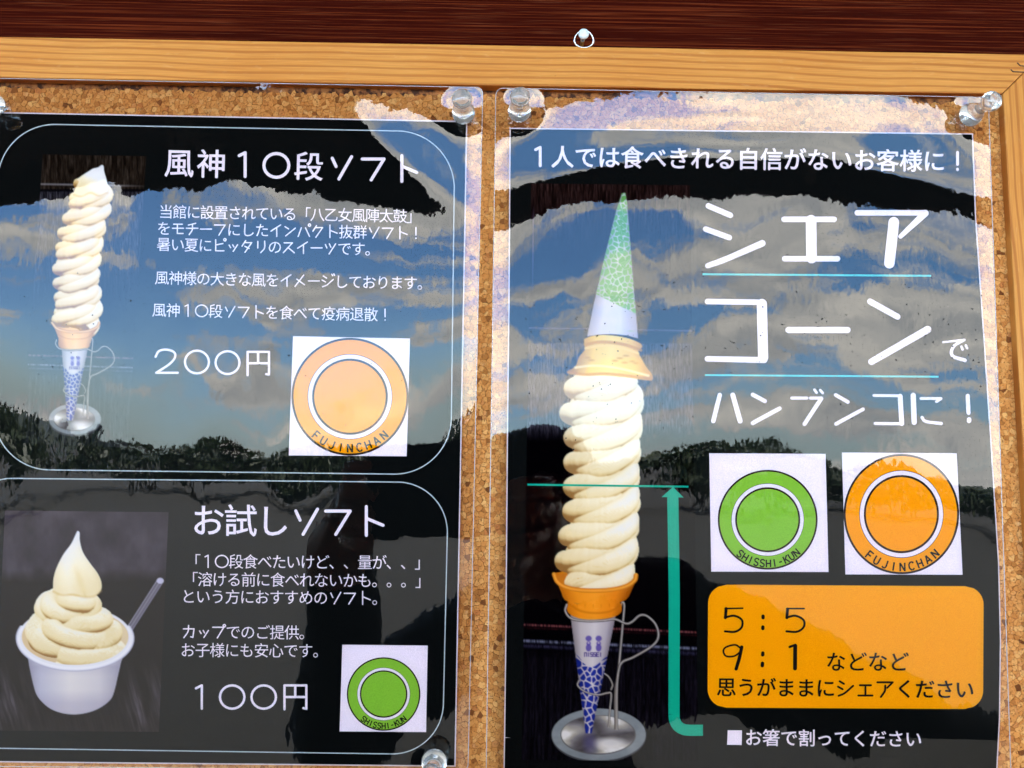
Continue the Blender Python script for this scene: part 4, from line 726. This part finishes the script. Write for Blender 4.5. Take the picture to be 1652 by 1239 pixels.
# clear push pins
PROF = [(0, 0), (0, .0044), (.0006, .0050), (.0018, .0050), (.0030, .0047), (.0050, .0038), (.0064, .0027), (.0078, .0022), (.0100, .0022), (.0112, .0028), (.0124, .0040), (.0136, .0042), (.0148, .0040), (.0158, .0030), (.0162, 0)]
def pushpin(px, py, sheet, label, lean=(0, 0)):
    b = sheet.at(px, py, LIFT['film']+.0002); ax = Vector((lean[0], -1, lean[1])); e = empty('push_pin', tuple(b), label, 'push pin', 'clear plastic push pins')
    bm = bmesh.new(); lathe(bm, PROF, b, ax, 44); bmo('pin_body', bm, M_glass, e, True)
    bm = bmesh.new(); lathe(bm, [(-.007, 0), (-.0055, .0004), (.0004, .0004), (.0008, 0)], b, ax, 14); bmo('needle', bm, M_steel, e, True); return e
pushpin(838, 181, SH_R, 'clear push pin at the top left corner of the sheet with the orange box')
pushpin(1562, 188, SH_R, 'clear leaning push pin at the top right corner, nearest the frame joint', (.12, .03))
pushpin(748, 184, SH_L, 'clear push pin at the top right corner of the menu sheet')
pushpin(-8, 172, SH_L, 'clear push pin cut off by the left edge of the photo')
pushpin(701, 1228, SH_L, 'clear push pin at the bottom of the menu sheet below the green emblem')
# ================================================================ the wall and the place in front of it, which the laminate mirrors
bm = bmesh.new(); box(bm, (-4, WY, -1.6), (4, .16, 1.25)); prop(bmo('wall', bm, M_wall, None), kind='structure')
M_ground = mat('sunlit_paving', rough=.9); g = G(M_ground); g.l(g.mix(g.ramp(g.noise(g.vec(), 14, 8, .7), (.35, W4(0, 0, 0)), (.65, W4(1, 1, 1))), W4(.023, .021, .016), W4(.042, .038, .028)), g.p.inputs['Base Color'])
mesh_ = mesh('ground', [(-400, 1, -1.6), (400, 1, -1.6), (400, -700, -1.6), (-400, -700, -1.6)], [(0, 1, 2, 3)], M_ground); prop(mesh_, kind='structure')
M_eave = mat('dark_roof_timber', S(58, 34, 22), .7); g = G(M_eave); g.l(g.ramp(g.noise(g.vec((2, 30, 30)), 1, 4), (.3, S(44, 25, 16)), (.7, S(72, 44, 30))), g.p.inputs['Base Color'])
eave = empty('roof_overhang', (0, 0, 1.2), 'dark timber roof overhang above the wall, seen mirrored as the dark band on the sheets', 'roof')
E0, E1, EZ = -2.1, .0, 0.98
for k in range(9):
    y0, y1 = E1-(E1-E0)*k/9, E1-(E1-E0)*(k+1)/9; z0, z1 = EZ+.22*(1-k/9), EZ+.22*(1-(k+1)/9); a, b = y0-.004, y1
    mesh('soffit_board', [(-6, a, z0), (6, a, z0), (6, b, z1), (-6, b, z1), (-6, a, z0+.02), (6, a, z0+.02), (6, b, z1+.02), (-6, b, z1+.02)], [(0, 1, 2, 3), (7, 6, 5, 4), (0, 4, 5, 1), (2, 6, 7, 3), (1, 5, 6, 2), (0, 3, 7, 4)], M_eave, eave)
for k in range(13):
    x = -5.4+k*.9; mesh('rafter', [(x+a, b, EZ+.22*(1-(E1-b)/(E1-E0))+c_) for c_ in (-.09, -.003) for a, b in ((-.03, E1-.01), (.03, E1-.01), (.03, E0+.05), (-.03, E0+.05))], [(0, 1, 2, 3), (7, 6, 5, 4), (0, 4, 5, 1), (1, 5, 6, 2), (2, 6, 7, 3), (3, 7, 4, 0)], M_eave, eave)
bm = bmesh.new(); box(bm, (-6, E0-.03, EZ-.10), (6, E0-.002, EZ+.06), .004); bmo('fascia', bm, M_eave, eave)
# far trees and a low house across the yard, seen only mirrored in the laminate
M_leaf = mat('hedge_leaves', rough=.6); g = G(M_leaf); g.l(g.ramp(g.n('NewGeometry').outputs['Random Per Island'], (0, W4(.02, .035, .012)), (.6, W4(.045, .075, .022)), (1, W4(.09, .12, .04))), g.p.inputs['Base Color'])
M_bark = mat('bark', (.07, .05, .035, 1), .9); g = G(M_bark); g.l(g.ramp(g.noise(g.vec((1, 1, .3)), 9, 5), (.3, W4(.04, .03, .02)), (.7, W4(.11, .085, .06))), g.p.inputs['Base Color'])
rs = np.random.RandomState(3)
KIND = ['round bushy green tree', 'tall narrow dark tree', 'low spreading tree']
def tree(x, y, hgt, wd, label):
    hgt *= .66
    e = empty('yard_tree', (x, y, -1.6), label, 'tree', 'trees across the yard'); n = 900; d = rs.normal(size=(n, 3)); d /= np.linalg.norm(d, axis=1, keepdims=True); lob = 1+.28*np.sin(d[:, 0]*5+x)*np.cos(d[:, 2]*4+y)
    c = d*(rs.uniform(.35, 1, (n, 1))**.5)*lob[:, None]*np.array((wd, wd, hgt*.40))+np.array((x, y, -1.6+hgt*.60)); s = rs.uniform(.10, .26, (n, 1)); a = rs.normal(size=(n, 3)); a /= np.linalg.norm(a, axis=1, keepdims=True); b = np.cross(a, rs.normal(size=(n, 3))); b /= np.linalg.norm(b, axis=1, keepdims=True)
    V = np.stack([c-a*s, c+b*s*.6, c+a*s, c-b*s*.6], 1).reshape(-1, 3); mesh('crown', V, [(4*i, 4*i+1, 4*i+2, 4*i+3) for i in range(n)], M_leaf, e)
    bm = bmesh.new(); tube(bm, [(x, y, -1.62), (x+.05, y, -1.6+hgt*.3), (x-.06, y+.05, -1.6+hgt*.7)], [hgt*.04, hgt*.028, hgt*.01], 9); bmo('trunk', bm, M_bark, e, True)
TR = [(-27, -30, 4.2, 2.2, 'bushy green tree at the far left of the yard, seen only mirrored'), (-19, -27, 3.4, 2.4, 'low spreading green tree left of the yard, seen only mirrored'), (-12, -31, 3.9, 2., 'round green tree left of the house, seen only mirrored'), (-6.5, -28, 2.9, 2.1, 'small bushy tree just left of the yard centre, seen only mirrored'),
      (-1.5, -30, 3.5, 2.2, 'round green tree in the middle of the yard, seen only mirrored'), (4, -27, 3., 2.2, 'low green tree right of the yard centre, seen only mirrored'), (9.5, -30, 3.7, 2.3, 'broad green tree on the right, seen only mirrored'), (16, -28, 3.3, 2.6, 'spreading green tree far right, seen only mirrored'), (24, -31, 4.4, 2.5, 'tallest green tree at the right end, seen only mirrored')]
for a in TR: tree(*a)
TW = ['low dark thicket at the left end of the tree line', 'low dark thicket between the left trees', 'low dark thicket left of centre', 'low dark thicket right of centre', 'low dark thicket at the right end of the tree line']
for k, (x, q) in enumerate(((-23, 3.4), (-15.5, 3.5), (-9, 3.), (1.5, 2.9), (12.8, 3.1))): tree(x, -33+k*.4, q, 3.2, TW[k]+', seen only mirrored')
M_hills = mat('far_hills', (.03, .05, .045, 1), .95); g = G(M_hills); g.l(g.ramp(g.noise(g.vec(), .05, 6), (.3, W4(.02, .035, .02)), (.7, W4(.05, .075, .05))), g.p.inputs['Base Color'])
V, F = [], []
for i in range(161):
    x = -400+5*i; hh = 3+6*fbm(np.array([i*.07]), np.array([3.]), 5)[0]; V += [(x, -330, -1.7), (x, -380, -1.6+hh), (x, -460, -1.7)]
    if i: o = 3*i; F += [(o-3, o, o+1, o-2), (o-2, o+1, o+2, o-1)]
prop(mesh('hills', V, F, M_hills, None, True), kind='structure')
# the photographer: dark clothes, phone held out in front; mirrored as the dark shape low in the right sheet
M_skin = mat('skin', S(206, 160, 132), .5, Subsurface_Weight=.1); M_cloth = mat('dark_jacket', S(30, 31, 36), .85); g = G(M_cloth); g.l(g.ramp(g.noise(g.vec(), 160, 3), (.3, S(22, 23, 28)), (.7, S(38, 39, 45))), g.p.inputs['Base Color'])
M_hair = mat('black_hair', S(24, 20, 18), .5); g = G(M_hair); g.l(g.ramp(g.noise(g.vec((1, 1, .2)), 500, 2), (.3, S(14, 12, 11)), (.7, S(44, 36, 30))), g.p.inputs['Base Color'])
pe = empty('person', (.16, -.90, -1.6), 'person in a dark jacket holding a phone up to the board, seen only mirrored', 'person')
def skinned(name, J, E_, mats, pick, root=0, sub=2):
    me = bpy.data.meshes.new(name); me.from_pydata([j[:3] for j in J], E_, []); o = bpy.data.objects.new(name, me); C.objects.link(o); m = o.modifiers.new('s', 'SKIN'); m.use_smooth_shade = True
    for i, j in enumerate(J): me.skin_vertices[0].data[i].radius = (j[3], j[4] if len(j) > 4 else j[3])
    me.skin_vertices[0].data[root].use_root = True; s2 = o.modifiers.new('u', 'SUBSURF'); s2.levels = sub; s2.render_levels = sub
    dg = bpy.context.evaluated_depsgraph_get(); r = bpy.data.meshes.new_from_object(o.evaluated_get(dg)); r.name = name; bpy.data.objects.remove(o); r.materials.clear()
    for q in mats: r.materials.append(q)
    for p_ in r.polygons: p_.material_index = pick(p_.center); p_.use_smooth = True
    ob = bpy.data.objects.new(name, r); C.objects.link(ob); ob.parent = pe; ob.matrix_parent_inverse = Matrix.Translation(pe.location).inverted(); return ob
bx_, by_ = .135, -.90
J = [(bx_, by_, -.72, .17, .12), (bx_, by_, -.55, .16, .115), (bx_, by_, -.38, .19, .125), (bx_, by_+.005, -.25, .15, .095), (bx_, by_+.01, -.175, .056), (bx_, by_+.02, -.11, .064), (bx_, by_+.03, -.045, .076, .088), (bx_, by_+.02, .005, .066, .08)]
E_ = [(i, i+1) for i in range(7)]
HX = ((-1, -.118), (1, .052))
for sg, hx in HX:
    o = len(J); J += [(bx_+sg*.19, by_, -.26, .078), (bx_+sg*.36, by_+.17, -.38, .066), ((bx_+sg*.36+hx)/2, by_+.35, -.19, .05), (hx+sg*.035, -.415, -.075, .028), (hx+sg*.02, -.385, -.035, .034, .02)]
    E_ += [(3, o), (o, o+1), (o+1, o+2), (o+2, o+3), (o+3, o+4)]
    palm = o+4
    for k in range(4):                                                   # fingers curl behind and over the phone's short edge
        f0 = len(J); z0 = -.012-k*.019; L = (.9, 1., .94, .76)[k]
        J += [(hx+sg*.012, -.372, z0, .0095), (hx+sg*.014*L, -.352+.004, z0+.001, .0085), (hx+sg*.004, -.334, z0+.002, .0078), (hx-sg*.014*L, -.3275, z0+.003, .0065)]; E_ += [(palm, f0), (f0, f0+1), (f0+1, f0+2), (f0+2, f0+3)]
    f0 = len(J); J += [(hx+sg*.006, -.392, -.052, .011), (hx-sg*.012, -.368, -.046, .0095), (hx-sg*.03, -.3535, -.03, .008)]; E_ += [(palm, f0), (f0, f0+1), (f0+1, f0+2)]
for sg in (-1, 1):
    o = len(J); J += [(bx_+sg*.09, by_, -.86, .10), (bx_+sg*.10, by_+.01, -1.14, .066), (bx_+sg*.10, by_-.01, -1.48, .042), (bx_+sg*.105, by_+.10, -1.555, .036, .03)]; E_ += [(0, o), (o, o+1), (o+1, o+2), (o+2, o+3)]
def pk(c):
    if c[2] > -.175 and c[1] < -.7: return 1
    if c[1] > -.43 and c[2] > -.12: return 1
    return 2 if c[2] < -1.5 else 0
M_shoe = mat('black_shoes', S(20, 20, 22), .5); skinned('body', J, E_, [M_cloth, M_skin, M_shoe], pk)
hc = Vector((bx_, by_+.028, -.03))
def blob(name, c, r, m, sq=(1, 1, 1), cut=None):
    bm = bmesh.new(); bmesh.ops.create_uvsphere(bm, u_segments=24, v_segments=16, radius=r)
    for v in bm.verts: v.co = Vector([v.co[i]*sq[i] for i in range(3)])
    if cut: bmesh.ops.delete(bm, geom=[v for v in bm.verts if cut(v.co)], context='VERTS')
    bmesh.ops.translate(bm, verts=bm.verts[:], vec=c); return bmo(name, bm, m, pe, True)
blob('hair', hc+Vector((0, -.012, .018)), .092, M_hair, (.98, 1.08, 1.05), lambda v: v.y > .045 and v.z < .045 or v.z < -.075)
for sg in (-1, 1):
    blob('eye', hc+Vector((sg*.031, .070, -.005)), .011, M_paper); blob('ear', hc+Vector((sg*.078, .0, -.015)), .022, M_skin, (.4, .8, 1.3))
blob('nose', hc+Vector((0, .086, -.028)), .014, M_skin, (.8, 1., 1.5)); blob('mouth', hc+Vector((0, .074, -.062)), .018, mat('lips', S(160, 96, 88), .5), (1.2, .4, .35))
ph = empty('phone', (-.035, -.332, -.03), 'dark phone held level in front of the board, seen only mirrored', 'phone')
M_phone = mat('phone_shell', S(22, 23, 26), .3); bm = bmesh.new(); box(bm, (-.112, -.3365, -.066), (.038, -.3288, .012), .003); bmo('phone_body', bm, M_phone, ph)
bm = bmesh.new(); box(bm, (-.03, -.3287, -.033), (.010, -.3272, .008), .0012); bmo('lens_plate', bm, M_phone, ph)
for dx, dz in ((-.0019, 0.), (-.019, -.009), (-.0019, -.022)):
    bm = bmesh.new(); lathe(bm, [(0, 0), (0, .0062), (.0009, .0064), (.0011, .005), (.0006, .0045), (.0006, 0)], (dx, -.3271, dz-.0015), (0, 1, 0), 28); bmo('lens', bm, M_phone, ph, True)
